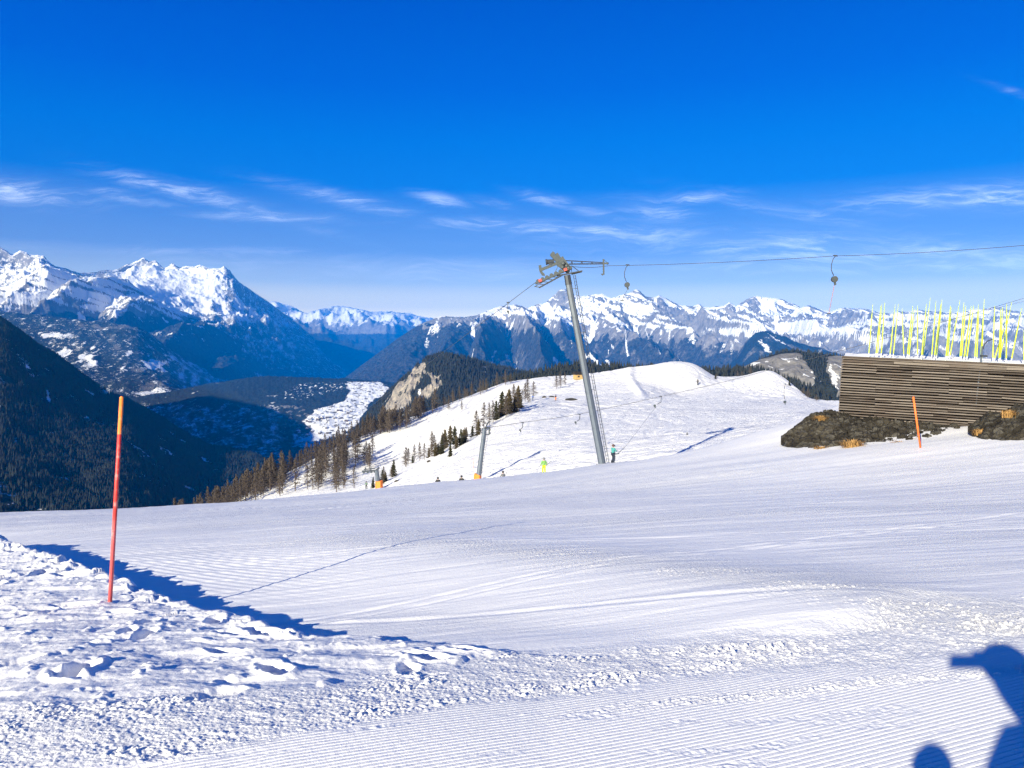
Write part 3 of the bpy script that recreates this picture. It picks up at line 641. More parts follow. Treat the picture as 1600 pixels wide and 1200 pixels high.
# 4: the long range on the right
SK6 = [(480, 640, 8600), (520, 604, 8800), (545, 586, 9000), (580, 560, 9200), (620, 530, 9500), (655, 507, 9700), (690, 494, 9800), (720, 496, 9900), (745, 493, 10000), (762, 486, 10100), (780, 479, 10200), (805, 476, 10300), (825, 481, 10400), (850, 473, 10500), (862, 465, 10500), (872, 456, 10500), (884, 452, 10500),
       (893, 461, 10600), (915, 463, 10700), (940, 459, 10700), (955, 465, 10600), (965, 464, 10400), (980, 459, 10200), (996, 452, 10100), (1008, 463, 10200), (1018, 465, 10300), (1030, 461, 10500), (1045, 469, 10600), (1060, 476, 10600), (1080, 479, 10600), (1092, 476, 10600), (1100, 480, 10600), (1120, 479, 10600), (1132, 478, 10500), (1139, 473, 10500), (1150, 479, 10500), (1158, 472, 10500), (1168, 466, 10500), (1180, 463, 10500),
       (1200, 465, 10500), (1222, 468, 10500), (1235, 474, 10500), (1252, 480, 10500), (1264, 478, 10500), (1285, 485, 10400), (1300, 487, 10400), (1318, 481, 10400), (1345, 482, 10400), (1375, 488, 10400), (1400, 489, 10400), (1440, 484, 10400), (1480, 489, 10300), (1520, 484, 10300), (1560, 480, 10200), (1600, 489, 10200), (1660, 470, 10000), (1800, 480, 10000), (2000, 470, 10000)]
sk = jag(SK6, 1900, [(480, .6), (650, 1.0), (760, 1.5), (860, 3), (2000, 3.5)], 131)
n6 = [(480, 648, 6200), (545, 612, 6300), (650, 640, 5600), (800, 640, 5200), (1000, 640, 5000), (1200, 630, 5000), (1400, 620, 5000), (2000, 620, 5000)]
e6 = [(480, 646, 7200), (545, 600, 7300), (620, 588, 7000), (700, 580, 6800), (800, 578, 6600), (1000, 580, 6500), (1200, 575, 6500), (1400, 565, 6500), (2000, 560, 6500)]
f6 = [(480, 644, 8000), (545, 593, 8200), (600, 566, 8300), (660, 545, 8300), (720, 530, 8300), (800, 524, 8300), (900, 520, 8400), (1000, 522, 8400), (1100, 528, 8400), (1200, 530, 8300), (1400, 525, 8300), (2000, 520, 8300)]
g6 = [(480, 642, 8400), (545, 589, 8700), (600, 556, 8900), (660, 522, 9100), (720, 510, 9200), (800, 501, 9400), (880, 490, 9600), (960, 492, 9500), (1000, 486, 9400), (1100, 500, 9500), (1200, 495, 9500), (1300, 505, 9500), (1400, 505, 9500), (2000, 500, 9400)]
pxs = np.linspace(480, 2000, 1500)
r6 = [(a, b + 9 - 4 * (a < 760), c * .985) for a, b, c in SK6]
Q, s = rows_grid([n6, e6, f6, g6, r6, sk, back_row(sk, 1.1, .7), back_row(sk, 1.5, .5)], pxs, 520)
X, Y = Q[..., 0].copy(), Q[..., 1].copy(); qx, qy = proj(Q)
S = s[:, None] + 0 * X
low = np.clip(S * 1.2, 0, 1) * sstep(3.3, 2.3, S); high = sstep(2.2, 3.0, S) * sstep(4.7, 3.9, S)
left = sstep(560, 760, qx)
# spurs running down towards the valley
ux = X / 520 + .7 * fbm(X / 1500, Y / 2500, 3, 132)
u = ux + .25 * (Y - 7500) / 2500 * np.sin(ux * .7)
uf = u % 1.0; tri = np.where(uf < .38, uf / .38, (1 - uf) / .62)      # 0 in the gully, 1 on the spur
tri = tri * (.75 + .5 * _hash(np.floor(u), np.floor(u) * 0, 7))
r1 = ridged(X / 900 + 3, Y / 1300, 6, 133)
Q[..., 2] += left * (low * (340 * (tri - .5) + 110 * (ridged(X / 260, Y / 600, 5, 137) - .4)) + high * (250 * (r1 - .45) + 150 * (ridged(X / 330 + 8, Y / 420, 5, 149) - .45))) + (low + high) * (34 * (ridged(X / 150, Y / 190, 4, 156) - .4) + 12 * fbm(X / 45, Y / 45, 3, 134))
under_sky(Q, s, 5, sk)
h = Q[..., 2]; zx = np.gradient(h, axis=1) / np.maximum(np.gradient(X, axis=1), 1)
# dipping beds of grey rock
al = X * .82 - h * .57; ac = X * .57 + h * .82
bed = fbm(al / 380 + .4 * fbm(X / 300, h / 200, 3, 135), ac / 66, 5, 148, .58) + .22 * fbm(X / 60, h / 40, 3, 150) + .20 * sstep(.4, 1.5, -zx)
bed = sstep(-.14, .06, bed - .10 * sstep(1000, 850, qx) - .03)
sl_h = pl([(480, 420), (760, 330), (900, 210), (1050, 150), (1150, 60), (1300, 0), (2000, 0)], qx)
snow = sstep(-40, 110, h - sl_h + 190 * fbm(X / 420, Y / 420, 4, 136)) * (1.08 - .86 * bed + .25 * bed * sstep(.05, .35, fbm(X / 40 + 7, h / 26, 3, 320)) - .16 * sstep(.12, .4, fbm(X / 34, h / 22 + Y / 90, 4, 154)))
gul = sstep(.90, 1.02, 1 - tri + .30 * fbm(X / 110, Y / 300, 4, 138)) * sstep(-480, -300, h)
gul2 = (1 - sstep(.010, .055, np.abs(perlin(X / 170 + .3 * fbm(X / 200, Y / 700, 3, 151), Y / 2200, 152)))) * sstep(-.1, .2, fbm(X / 500, Y / 500, 2, 153)) * sstep(-420, -280, h) * sstep(120, -40, h - sl_h)
spk = .49 * sstep(-.2, .4, fbm(X / 60, Y / 110, 4, 139)) * sstep(-330, 60, h - sl_h + 100) * sstep(200, 60, h - sl_h)
qs = qx + 5 * fbm(X / 90, h / 60, 3, 315); qv = qy + 2.5 * fbm(X / 70, h / 50, 3, 316)
slab = poly0(qs, qv, [(456, 996, 1004), (468, 1006, 1024), (485, 1022, 1058), (502, 1044, 1086), (518, 1075, 1108)], 2.5)
ledge = np.exp(-((qv - pl([(905, 503), (930, 497), (960, 496), (1010, 505), (1060, 516), (1095, 524)], qs)) / 3.2) ** 2) * sstep(900, 915, qs) * sstep(1105, 1085, qs)
tower = poly0(qs, qv, [(452, 868, 892), (465, 862, 900), (476, 858, 892)], 3) + poly0(qs, qv, [(465, 1158, 1180), (480, 1155, 1196), (492, 1172, 1215)], 3) * .8 + poly0(qs, qv, [(486, 1300, 1322), (500, 1292, 1352), (515, 1310, 1372)], 3) * .8 + poly0(qs, qv, [(474, 1135, 1143), (492, 1128, 1160), (504, 1140, 1170)], 3) * .8
rockm = np.clip(np.maximum(np.maximum(slab, ledge), tower), 0, 1)
snow = snow * (1 - rockm * (.55 + .45 * sstep(-.2, .1, fbm(X / 50, h / 30, 3, 317))))
snow = np.clip(np.maximum(snow, np.maximum(np.maximum(.95 * gul, .8 * gul2) * left, spk)), 0, 1)
face = np.exp(-(((qx - 682) / 16) ** 2 + ((qy - 518) / 9) ** 2)); snow = np.maximum(snow, face * .6)
wood = sstep(60, -90, h - sl_h + 60 + 150 * fbm(X / 260, Y / 260, 4, 140)) * (1 - .46 * left * (uf < .38) * sstep(-.25, .2, fbm(X / 130, Y / 200, 4, 318)) * sstep(-420, -200, h))  # sunlit left flanks painted lighter by thinning wood to rock colour
sheet('snow_ridge', Q, M_high, snow, wood)
# the dark shoulder standing before it
SKa = [(1090, 610, 6800), (1130, 580, 6600), (1150, 560, 6400), (1165, 535, 6300), (1180, 520, 6300), (1200, 516, 6300), (1225, 526, 6300), (1250, 538, 6300), (1290, 548, 6300), (1330, 560, 6300), (1400, 590, 6300)]
sk = jag(SKa, 400, 1.6, 143)
na = [(1090, 640, 4500), (1250, 640, 4500), (1400, 640, 4500)]; ma = [(1090, 618, 5900), (1165, 575, 5600), (1225, 565, 5500), (1330, 585, 5500), (1400, 612, 5500)]
Q, s = rows_grid([na, ma, sk, back_row(sk, 1.12, .5)], np.linspace(1090, 1400, 420), 220)
X, Y = Q[..., 0].copy(), Q[..., 1].copy(); S = s[:, None]
r1 = ridged(X / 520, Y / 1100, 5, 144)
Q[..., 2] += np.clip(S, 0, 1) * np.clip(2 - S, 0, 1) * 190 * (r1 - .45) + 15 * fbm(X / 80, Y / 80, 3, 145)
snow = np.clip(.62 * sstep(.90, 1.0, 1 - r1) + .5 * sstep(.15, .5, fbm(X / 60, Y / 60, 4, 146)) * sstep(-80, 120, Q[..., 2]), 0, 1)
sheet('mountain_shoulder', Q, M_mid, snow, .5 + .4 * sstep(.3, -.2, fbm(X / 260, Y / 260, 3, 147)))

# 5: the wooded hill in the valley with the village fields
SK2 = [(120, 650, 5200), (180, 628, 5200), (220, 619, 5200), (262, 613, 5200), (320, 601, 5200), (380, 592, 5200), (420, 588, 5200), (480, 590, 5200), (540, 592, 5200), (600, 597, 5100), (650, 602, 5100), (720, 620, 5100), (800, 650, 5100)]
sk = jag(SK2, 600, 1.3, 151)
n2 = [(120, 800, 3000), (240, 760, 3050), (350, 745, 3150), (450, 730, 3300), (560, 705, 3300), (640, 690, 3300), (800, 690, 3300)]
f2 = [(120, 720, 4000), (240, 680, 4000), (350, 665, 4000), (450, 650, 4150), (560, 645, 4200), (640, 645, 4200), (800, 670, 4200)]
Q, s = rows_grid([n2, f2, sk, back_row(sk, 1.12, .6), back_row(sk, 1.4, .5)], np.linspace(120, 800, 800), 320)
X, Y = Q[..., 0].copy(), Q[..., 1].copy(); S = s[:, None]
Q[..., 2] += np.clip(S * 2, 0, 1) * np.clip(2 - S, 0, 1) * (70 * fbm(X / 500, Y / 700, 4, 152)) + 7 * fbm(X / 30, Y / 30, 3, 153) + .5
qx, qy = proj(Q)
def poly(pts, soft):
    """1 inside the outline (pixel pairs per row: y, left, right)"""
    l_ = np.interp(qy, [p[0] for p in pts], [p[1] for p in pts]); r_ = np.interp(qy, [p[0] for p in pts], [p[2] for p in pts])
    ins = sstep(-soft, soft, qx - l_) * sstep(-soft, soft, r_ - qx)
    return ins * sstep(pts[0][0] - soft, pts[0][0] + soft, qy) * sstep(pts[-1][0] + soft, pts[-1][0] - soft, qy)
wob = 10 * fbm(X / 90, Y / 90, 3, 154)
qx = qx + wob
fields = poly([(596, 542, 592), (605, 543, 606), (615, 545, 600), (628, 535, 580), (640, 490, 572), (650, 480, 566), (662, 476, 560), (674, 488, 545), (690, 460, 500)], 3)
spots = poly([(596, 470, 545), (606, 445, 540), (616, 443, 510), (626, 442, 470)], 4)
house = fbm(X / 22, Y / 14, 2, 155)
snow = fields * (.74 - .5 * sstep(.28, .5, fbm(X / 70, Y / 26, 3, 156)) - .6 * sstep(.12, .4, fbm(X / 30, Y / 22, 3, 161))) + spots * .54 * sstep(-.1, .25, fbm(X / 22, Y / 34, 3, 157))
snow = np.maximum(snow, poly([(676, 455, 500), (692, 458, 505), (700, 462, 490)], 3) * .5)
snow = np.maximum(snow, .5 * sstep(.28, .5, fbm(X / 120, Y / 120, 4, 158)))
hollow = sstep(470, 430, qx) * sstep(610, 640, qy)
snow = np.maximum(snow, hollow * (.425 + .17 * fbm((X + .5 * Y) / 40, (Y - X) / 260, 4, 160)))
rocky = poly([(630, 415, 470), (650, 416, 485), (680, 430, 490), (700, 440, 470)], 5)
sheet('valley_hill', Q, M_mid, np.clip(snow, 0, 1), .85 - .5 * rocky * sstep(-.1, .3, fbm(X / 40, Y / 60, 3, 159)) - .5 * fields)

# 6: the rocky knob with the pale cliff
SKk = [(520, 720, 1750), (560, 668, 1750), (590, 632, 1800), (615, 607, 1850), (632, 592, 1850), (645, 580, 1850), (660, 566, 1850), (672, 559, 1850), (690, 555, 1850), (705, 556, 1850), (722, 560, 1850), (745, 566, 1900), (770, 573, 1950), (800, 580, 2000), (830, 586, 2000), (880, 600, 2000), (960, 640, 2000)]
sk = jag(SKk, 500, 1.2, 161)
nk = [(520, 800, 1000), (600, 790, 1050), (700, 740, 1100), (800, 700, 1200), (960, 700, 1300)]
fk = [(520, 745, 1500), (575, 705, 1480), (600, 680, 1480), (640, 655, 1480), (700, 640, 1450), (760, 632, 1500), (830, 630, 1600), (960, 665, 1700)]
gk = [(520, 728, 1680), (560, 680, 1690), (600, 640, 1700), (625, 618, 1700), (650, 600, 1690), (680, 590, 1670), (705, 590, 1660), (760, 595, 1740), (830, 602, 1860), (960, 650, 1900)]
Q, s = rows_grid([nk, fk, gk, sk, back_row(sk, 1.1, .6), back_row(sk, 1.35, .6)], np.linspace(520, 960, 700), 420)
X, Y = Q[..., 0].copy(), Q[..., 1].copy(); S = s[:, None] + 0 * X; qx, qy = proj(Q); qy0 = qy.copy()
qx = qx + 6 * fbm(X / 40, Y / 40, 3, 162)
cliff = poly([(566, 655, 664), (575, 650, 662), (580, 640, 668), (585, 640, 690), (592, 634, 690), (600, 624, 689), (608, 618, 688), (616, 614, 680), (624, 612, 672), (632, 608, 660), (640, 604, 622)], 2.5)
cliff = cliff * (1 - poly([(582, 662, 668), (594, 656, 672), (606, 645, 656), (630, 640, 650)], 2.5) * .85)
cliff2 = poly([(618, 606, 620), (632, 600, 625), (648, 598, 618)], 3)
cl_ = np.clip(cliff + .7 * cliff2, 0, 1)
Q[..., 2] += np.clip(S, 0, 1) * np.clip(3 - S, 0, 1) * 26 * (ridged(X / 120, Y / 220, 5, 163) - .4) + cl_ * 16 * (ridged(X / 38, h[0, 0] * 0 + Y / 120, 4, 164) - .4)
snow = np.clip(.56 * sstep(.3, .55, fbm(X / 45, Y / 50, 4, 165)) * (1 - cl_) + .5 * cl_ * sstep(.25, .5, fbm(X / 14, Y / 26, 3, 166)), 0, 1)
snow = np.maximum(snow, .8 * np.exp(-(((qx - 757) / 9) ** 2 + ((qy - 575 - (qx - 757) * .35) / 2.2) ** 2)))
snow = np.maximum(snow, .7 * np.exp(-(((qx - 655) / 4) ** 2 + ((qy - 612) / 14) ** 2)))
M_knob = mountain_mat('cliff_rock', (.20, .19, .18), (.42, .37, .315), WOOD[0], WOOD[1], 12.0)
sheet('rocky_hill', Q, M_knob, snow, np.clip(1.0 - cl_ * (1 - .56 * sstep(.0, .3, fbm(X / 9, Y / 30, 4, 167))), 0, 1))
KN = (Q.copy(), cl_.copy(), snow.copy())

# 7: the grey rock hill behind the plank wall
SKr = [(1000, 640, 1150), (1060, 612, 1150), (1110, 590, 1180), (1140, 580, 1200), (1165, 572, 1200), (1190, 560, 1200), (1215, 551, 1200), (1240, 547, 1200), (1262, 550, 1200), (1290, 554, 1200), (1330, 557, 1200), (1400, 562, 1200), (1600, 575, 1200), (1900, 590, 1200)]
sk = jag(SKr, 500, 1.2, 171)
nr_ = [(1000, 740, 700), (1200, 720, 700), (1400, 700, 720), (1900, 700, 720)]
fr_ = [(1000, 670, 1000), (1110, 632, 1000), (1200, 615, 990), (1260, 612, 970), (1330, 620, 980), (1600, 630, 980), (1900, 640, 980)]
Q, s = rows_grid([nr_, fr_, sk, back_row(sk, 1.1, .5), back_row(sk, 1.4, .5)], np.linspace(1000, 1900, 900), 360)
X, Y = Q[..., 0].copy(), Q[..., 1].copy(); S = s[:, None] + 0 * X; qx, qy = proj(Q)
qx = qx + 8 * fbm(X / 30, Y / 30, 3, 172)
Q[..., 2] += np.clip(S * 2, 0, 1) * np.clip(2 - S, 0, 1) * 22 * (ridged(X / 60, Y / 160, 5, 173) - .4)
grey = poly([(553, 1215, 1252), (560, 1195, 1253), (568, 1165, 1258), (580, 1150, 1270), (590, 1190, 1273), (600, 1215, 1270), (612, 1235, 1268), (630, 1255, 1275)], 3)
grey2 = poly([(556, 1292, 1320), (575, 1292, 1325), (600, 1302, 1330), (620, 1308, 1330)], 3)
gg = np.clip(grey + grey2, 0, 1)
snow = np.clip((.61) * sstep(.0, .35, fbm(X / 16 + Y / 60, Y / 30, 4, 174)) * gg + .54 * sstep(.25, .5, fbm(X / 22, Y / 22, 4, 175)) * (1 - gg), 0, 1)
snow = np.maximum(snow, .62 * poly([(572, 1294, 1300), (590, 1300, 1308), (612, 1308, 1316)], 3))
sheet('rock_hill', Q, mountain_mat('grey_rock', (.14, .137, .137), (.27, .258, .245), WOOD[0], WOOD[1], 9.0), snow, 1.0 - gg)
KR = (Q.copy(), gg.copy())
# low wooded rise behind the snow hill
SKl = [(700, 640, 800), (780, 596, 800), (850, 580, 800), (872, 574, 800), (900, 569, 800), (940, 573, 800), (980, 574, 800), (1015, 576, 800), (1060, 580, 800), (1100, 579, 800), (1150, 578, 800), (1180, 577, 800), (1220, 588, 800), (1300, 620, 800)]
nl = [(700, 760, 560), (1300, 740, 560)]
Q, s = rows_grid([nl, SKl, back_row(SKl, 1.2, .3)], np.linspace(700, 1300, 300), 80)
X, Y = Q[..., 0], Q[..., 1]; Q[..., 2] += 2.0 * fbm(X / 15, Y / 15, 3, 181)
sheet('wooded_rise', Q, M_near, .42 * sstep(.2, .6, fbm(X / 10, Y / 10, 3, 182)), 0 * X + .9)
KL = Q.copy()

# 8: the dark wooded mountain on the left
SK1 = [(-1700, 260, 1950), (-1480, 120, 1950), (-1290, 52, 1950), (-1080, 110, 1950), (-900, 158, 1950), (-700, 243, 1950), (-585, 328, 1950), (-460, 386, 1960), (-300, 418, 2010), (-100, 460, 2120), (0, 500, 2180), (30, 520, 2200), (60, 543, 2220), (90, 560, 2240), (110, 575, 2255), (140, 597, 2275), (160, 611, 2290), (180, 621, 2300), (200, 628, 2310), (240, 650, 2340), (270, 668, 2360), (300, 688, 2330), (330, 702, 2320), (365, 706, 2310), (400, 716, 2300), (430, 728, 2290), (470, 760, 2280), (520, 800, 2280), (600, 860, 2280)]  # unseen peak far left is shaped to throw its shadow on the valley hill
sk = jag(SK1, 1300, 1.6, 191)
n1_ = [(-1700, 800, 700), (-500, 900, 800), (0, 880, 900), (200, 875, 1020), (350, 870, 1200), (450, 865, 1350), (600, 900, 1500)]
f1_ = [(-1700, 520, 1150), (-1290, 400, 1200), (-500, 620, 1250), (-100, 690, 1330), (0, 712, 1350), (100, 735, 1420), (200, 752, 1500), (300, 775, 1620), (400, 785, 1760), (470, 800, 1850), (600, 880, 1950)]
pxs = np.concatenate([np.linspace(-1700, -205, 240), np.linspace(-200, 600, 720)])
Q, s = rows_grid([n1_, f1_, sk, back_row(sk, 1.2, .6), back_row(sk, 1.6, .6)], pxs, 360)
X, Y = Q[..., 0].copy(), Q[..., 1].copy(); S = s[:, None] + 0 * X
Q[..., 2] += np.clip(S, 0, 1) * np.clip(2 - S, 0, 1) * (40 * (ridged(X / 420 + Y / 1500, Y / 900, 5, 192) - .4)) + 5 * fbm(X / 40, Y / 40, 3, 193)
qx, qy = proj(Q)
snow = .50 * sstep(-.35, .35, fbm(X / 60, Y / 60, 4, 194))
for cx_, cy_, a, b_, ang, wgt in [(36, 570, 16, 3.5, .45, .9), (18, 545, 12, 3, .9, .7), (75, 618, 4, 18, -.25, .8), (60, 555, 3, 12, -.3, .5), (30, 530, 5, 12, -.4, .55), (30, 715, 12, 3, .1, .7), (20, 695, 8, 2, .2, .7), (70, 724, 8, 2, .1, .7), (10, 670, 4, 10, -.2, .5),
                                  (165, 610, 16, 7, .45, .55), (180, 618, 14, 3, .5, .9), (135, 625, 16, 10, .5, .35), (50, 700, 5, 14, -.2, .35), (40, 668, 4, 14, -.2, .35), (282, 694, 5, 2, .5, .8), (315, 703, 12, 2, .1, .6), (200, 732, 8, 3, -.5, .5), (390, 722, 10, 3, .5, .5)]:
    dx = qx - cx_; dy = qy - cy_; ca, sa = math.cos(ang), math.sin(ang)
    g = np.exp(-((dx * ca + dy * sa) / a) ** 2 - ((-dx * sa + dy * ca) / b_) ** 2)
    snow = np.maximum(snow, wgt * g + .25 * g * fbm(X / 25, Y / 25, 3, 195))
for a_, b_, c_, d_ in [(-10, 790, 145, 760), (140, 719, 290, 712), (180, 742, 245, 722), (140, 795, 290, 786), (-10, 728, 110, 726), (0, 752, 40, 744)]:   # forest roads
    t_ = np.clip((qx - a_) / (c_ - a_), 0, 1); ln = b_ + (d_ - b_) * t_ + 2.5 * np.sin(t_ * 9)
    snow = np.maximum(snow, .60 * np.exp(-((qy - ln) / .9) ** 2) * sstep(a_ - 3, a_ + 3, qx) * sstep(c_ + 3, c_ - 3, qx) * (fbm(X / 30, Y / 30, 2, 196) > -.25))
rocky = np.clip(np.exp(-(((qx - 172) / 16) ** 2 + ((qy - 612) / 7) ** 2)) + np.exp(-(((qx + 4) / 6) ** 2 + ((qy - 760) / 25) ** 2)), 0, 1)
Q[..., 2] += rocky * 16 * np.abs(fbm(X / 25, Y / 25, 3, 197))
sheet('wooded_mountain', Q, M_near, snow, 1.0 - rocky * .9 - .12 * sstep(.2, .5, fbm(X / 70, Y / 70, 3, 198)))
K1 = (Q.copy(), np.clip(snow + rocky, 0, 1), S.copy())

# valley floor under everything
me = np_mesh('valley_floor', [(-60000, -3000, -760), (60000, -3000, -760), (60000, 60000, -760), (-60000, 60000, -760)], [[0, 1, 2, 3]])
attr(me, 'snow', np.full(4, .3)); attr(me, 'wood', np.full(4, .8))
tag(link('valley_floor', me, M_far), kind='structure')

# ------------------------------------------------------------------ far woods (nobody could count them)
def wood_of(name, Q, keep, n, hgt, seed, mat, maxs=2.2):
    """one mesh of many small spruces standing on a hill's surface"""
    rng = np.random.default_rng(seed); nr, nc, _ = Q.shape
    a = Q[:-1, :-1]; e1 = Q[:-1, 1:] - a; e2 = Q[1:, :-1] - a
    area = np.linalg.norm(np.cross(e1, e2), axis=-1) * keep[:-1, :-1]
    p = area.ravel() / area.sum(); idx = rng.choice(p.size, n, p=p); i, j = idx // (nc - 1), idx % (nc - 1)
    r1_, r2_ = rng.random(n), rng.random(n)
    base = a[i, j] + e1[i, j] * r1_[:, None] + e2[i, j] * r2_[:, None]
    h_ = hgt * (.55 + .7 * rng.random(n)); r_ = h_ * (.15 + .08 * rng.random(n))
    k = 5; V_ = np.zeros((n, k + 1, 3)); a0 = rng.random(n) * 6.28
    for q in range(k):
        t_ = a0 + 2 * np.pi * q / k
        V_[:, q] = base + np.stack([np.cos(t_) * r_, np.sin(t_) * r_, h_ * .03 * rng.random(n)], -1)
    V_[:, k] = base + np.stack([r_ * .2 * (rng.random(n) - .5), r_ * .2 * (rng.random(n) - .5), h_], -1)
    fc = np.array([(q, (q + 1) % k, k) for q in range(k)])
    FF = (np.arange(n)[:, None, None] * (k + 1) + fc[None]).reshape(-1, 3)
    me = np_mesh(name, V_.reshape(-1, 3), FF, smooth=False)
    return tag(link(name, me, mat), kind='stuff')
M_spruce_far = simple('far_spruce', (.026, .030, .029), .9, 0, .5, .02, spec=.1)
Q1, k1, S1 = K1
qx, qy = proj(Q1)
wood_of('spruce_forest', Q1, (1 - .95 * sstep(.48, .6, k1)) * ((S1 > .25) & (S1 < 2.05)) * (qx > -60) * (fbm(Q1[..., 0] / 55, Q1[..., 1] / 55, 5, 201, .6) > -.10), 60000, 13.0, 1, M_spruce_far)
Qk, ck, sk_ = KN
qx, qy = proj(Qk)
wood_of('spruce_wood', Qk, (1 - ck) * (1 - sstep(.35, .55, sk_)) * (qy < 720) * (np.linspace(0, 5, Qk.shape[0])[:, None] < 3.05), 16000, 9.0, 2, M_spruce_far)
Qr, gr_ = KR
qx, qy = proj(Qr)
wood_of('pine_wood', Qr, (1 - .97 * gr_) * (qx < 1500) * (np.linspace(0, 4, Qr.shape[0])[:, None] < 2.05), 4600, 6.0, 3, M_spruce_far)
wood_of('spruce_belt', KL, (np.linspace(0, 2, KL.shape[0])[:, None] < 1.1) * (np.linspace(0, 2, KL.shape[0])[:, None] > .45) * np.ones(KL.shape[:2]), 2600, 6.0, 4, M_spruce_far)

# ================================================================== objects
M_steel = simple('galvanised_steel', (.105, .13, .175), .5, .3, .18, 3.0)
M_dsteel = simple('dark_steel', (.045, .055, .075), .5, .4, .25, 8.0)
M_grey = simple('grey_paint', (.055, .07, .085), .55, .2, .2, 8.0)
M_red = simple('red_plastic', (.40, .07, .06), .5, 0, .15, 8.0)
M_bar = simple('faded_red_bar', (.30, .13, .13), .5, 0, .15, 8.0)
M_orange = simple('orange_foam', (.90, .22, .03), .6, 0, .12, 5.0)
M_cable = simple('steel_rope', (.05, .055, .065), .5, .4, .15, 20.0)
def V3(*a): return Vector(a)
def line_pts(a, b, n, sag=0.0):
    a = Vector(a); b = Vector(b); return [a.lerp(b, i / n) - Vector((0, 0, sag * 4 * (i / n) * (1 - i / n))) for i in range(n + 1)]

# ------------------------------------------------------------------ the leaning lift pylon
D = 66.0
def L(px, py, dy=0.0): return PV(px, py, D) + Vector((0, dy, 0))
base = L(941.5, 731)
t1 = empty('lift_pylon', base, 'tall leaning grey steel drag lift pylon with a ladder, standing on the crest', 'lift pylon')
def put(mb, name, mat, parent=t1, smooth=False):
    """build in world coordinates under a thing standing at its base"""
    return mb.build(name, mat, parent, smooth, rel=parent_base(parent))
def parent_base(p):
    b = Vector((0, 0, 0))
    while p is not None:
        b = b + p.location; p = p.parent
    return b
m = MB(); m.tube([L(942, 731), L(888.5, 444)], [.325, .27], 8)
mast = put(m, 'mast', M_steel)
for py in (494, 612, 668):
    k = (731 - py) / (731 - 444); c = L(942 - 53.5 * k, py); ax = (L(888.5, 444) - L(942, 731)).normalized()
    m = MB(); m.tube([c - ax * .06, c + ax * .06], .32, 12); m.tube([c - ax * .16, c - ax * .10], .29, 12); put(m, 'flange', M_steel, mast)
m = MB(); m.tube([L(888.7, 445), L(886.2, 430)], [.29, .27], 8); put(m, 'mast_head', M_dsteel)
m = MB()
for dx in (0, 3.3):
    m.tube([L(949 + dx * .9, 727, -.1), L(895.5 + dx, 430, -.1)], .022, 6)
n = 56
for i in range(n):
    k = i / n; x = 949 + (895.5 - 949) * k; y = 727 + (430 - 727) * k
    m.tube([L(x, y, -.1), L(x + 3.2, y - .4, -.1)], .016, 5)
for k in (.1, .4, .7, .93):
    x = 949 + (895.5 - 949) * k; y = 727 - 297 * k; m.bar(L(x - 4, y, 0), L(x + 2, y, -.1), .04, .04)
m.tube([L(953.5, 727, -.05), L(897, 425, -.05)], .01, 5)
put(m, 'ladder', M_dsteel)
# roller train
a, b = L(837, 443, -.35), L(893, 418.5, -.35)
m = MB(); m.bar(a, b, .09, .16); m.bar(a + V3(0, .7, 0), b + V3(0, .7, 0), .09, .16)
for i in range(7): 
    c = a.lerp(b, i / 6); m.bar(c, c + V3(0, .7, 0), .06, .06)
rt = put(m, 'roller_beam', M_grey)
for i in range(8):
    c = a.lerp(b, (i + .5) / 8) + V3(0, .15, .10)
    m = MB(); m.tube([c - V3(0, .05, 0), c + V3(0, .05, 0)], .17, 12); put(m, 'roller', M_grey, rt)
for k in (.12, .82):
    c = a.lerp(b, k) + V3(0, -.06, .04); m = MB(); m.bar(c - V3(.13, 0, .03), c + V3(.13, 0, .07), .08, .24); put(m, 'red_cap', M_red, rt)
# catwalk under the rollers
a2, b2 = L(843, 449, -.3), L(878, 430, -.3)
m = MB(); m.bar(a2, b2, .08, .08); m.bar(a2 + V3(0, .9, .0), b2 + V3(0, .9, 0), .08, .08)
m.bar(a2 + V3(-.42, .0, .03), b2 + V3(-.55, .0, .06), .06, .06)
for i in range(6):
    c = a2.lerp(b2, i / 5); m.bar(c, c + V3(-.45, 0, .04), .16, .05); m.bar(c, c + V3(0, .9, 0), .14, .04)
put(m, 'catwalk', M_dsteel)
m = MB(); m.bar(L(870, 431), L(909.5, 423.5), .5, .09); m.bar(L(893, 428), L(909, 424), .16, .16); m.tube([L(893, 415), L(905, 424)], .03, 5); m.tube([L(893, 416), L(893.5, 430)], .03, 5); put(m, 'platform', M_dsteel)
# upper arms
m = MB(); m.bar(L(843, 422.5), L(881, 407), .24, .24); m.bar(L(843.5, 414.5), L(845, 424), .22, .26); m.bar(L(845, 424), L(849, 430), .2, .2); m.bar(L(849, 427), L(850.5, 431), .12, .3); put(m, 'guide_arm', M_grey)
m = MB(); m.bar(L(861.5, 396.5), L(872.5, 409), .30, .34); m.bar(L(862, 394.8), L(865.5, 398), .34, .30); m.bar(L(868.5, 396.5), L(877.5, 410), .07, .36)
m.bar(L(876, 408), L(879.3, 401), .16, .16); put(m, 'lifting_jib', M_grey)
m = MB(); m.tube([L(853.5, 409.5), L(866, 408.7)], .21, 10); m.tube([L(852.8, 409.6), L(854.8, 409.4)], .26, 10); m.bar(L(858, 411), L(862, 413.5), .3, .2); put(m, 'motor', M_dsteel)
m = MB(); m.bar(L(875, 404), L(890, 423), .42, .52); m.bar(L(871, 412), L(889, 426), .2, .3)
for i, (x, y) in enumerate([(880, 412), (885, 416), (883, 421), (888, 419), (879, 418)]): m.ball(L(x, y, -.3), .17, 8)
m.bar(L(872, 415), L(868, 424), .05, .05); put(m, 'head_block', M_grey)
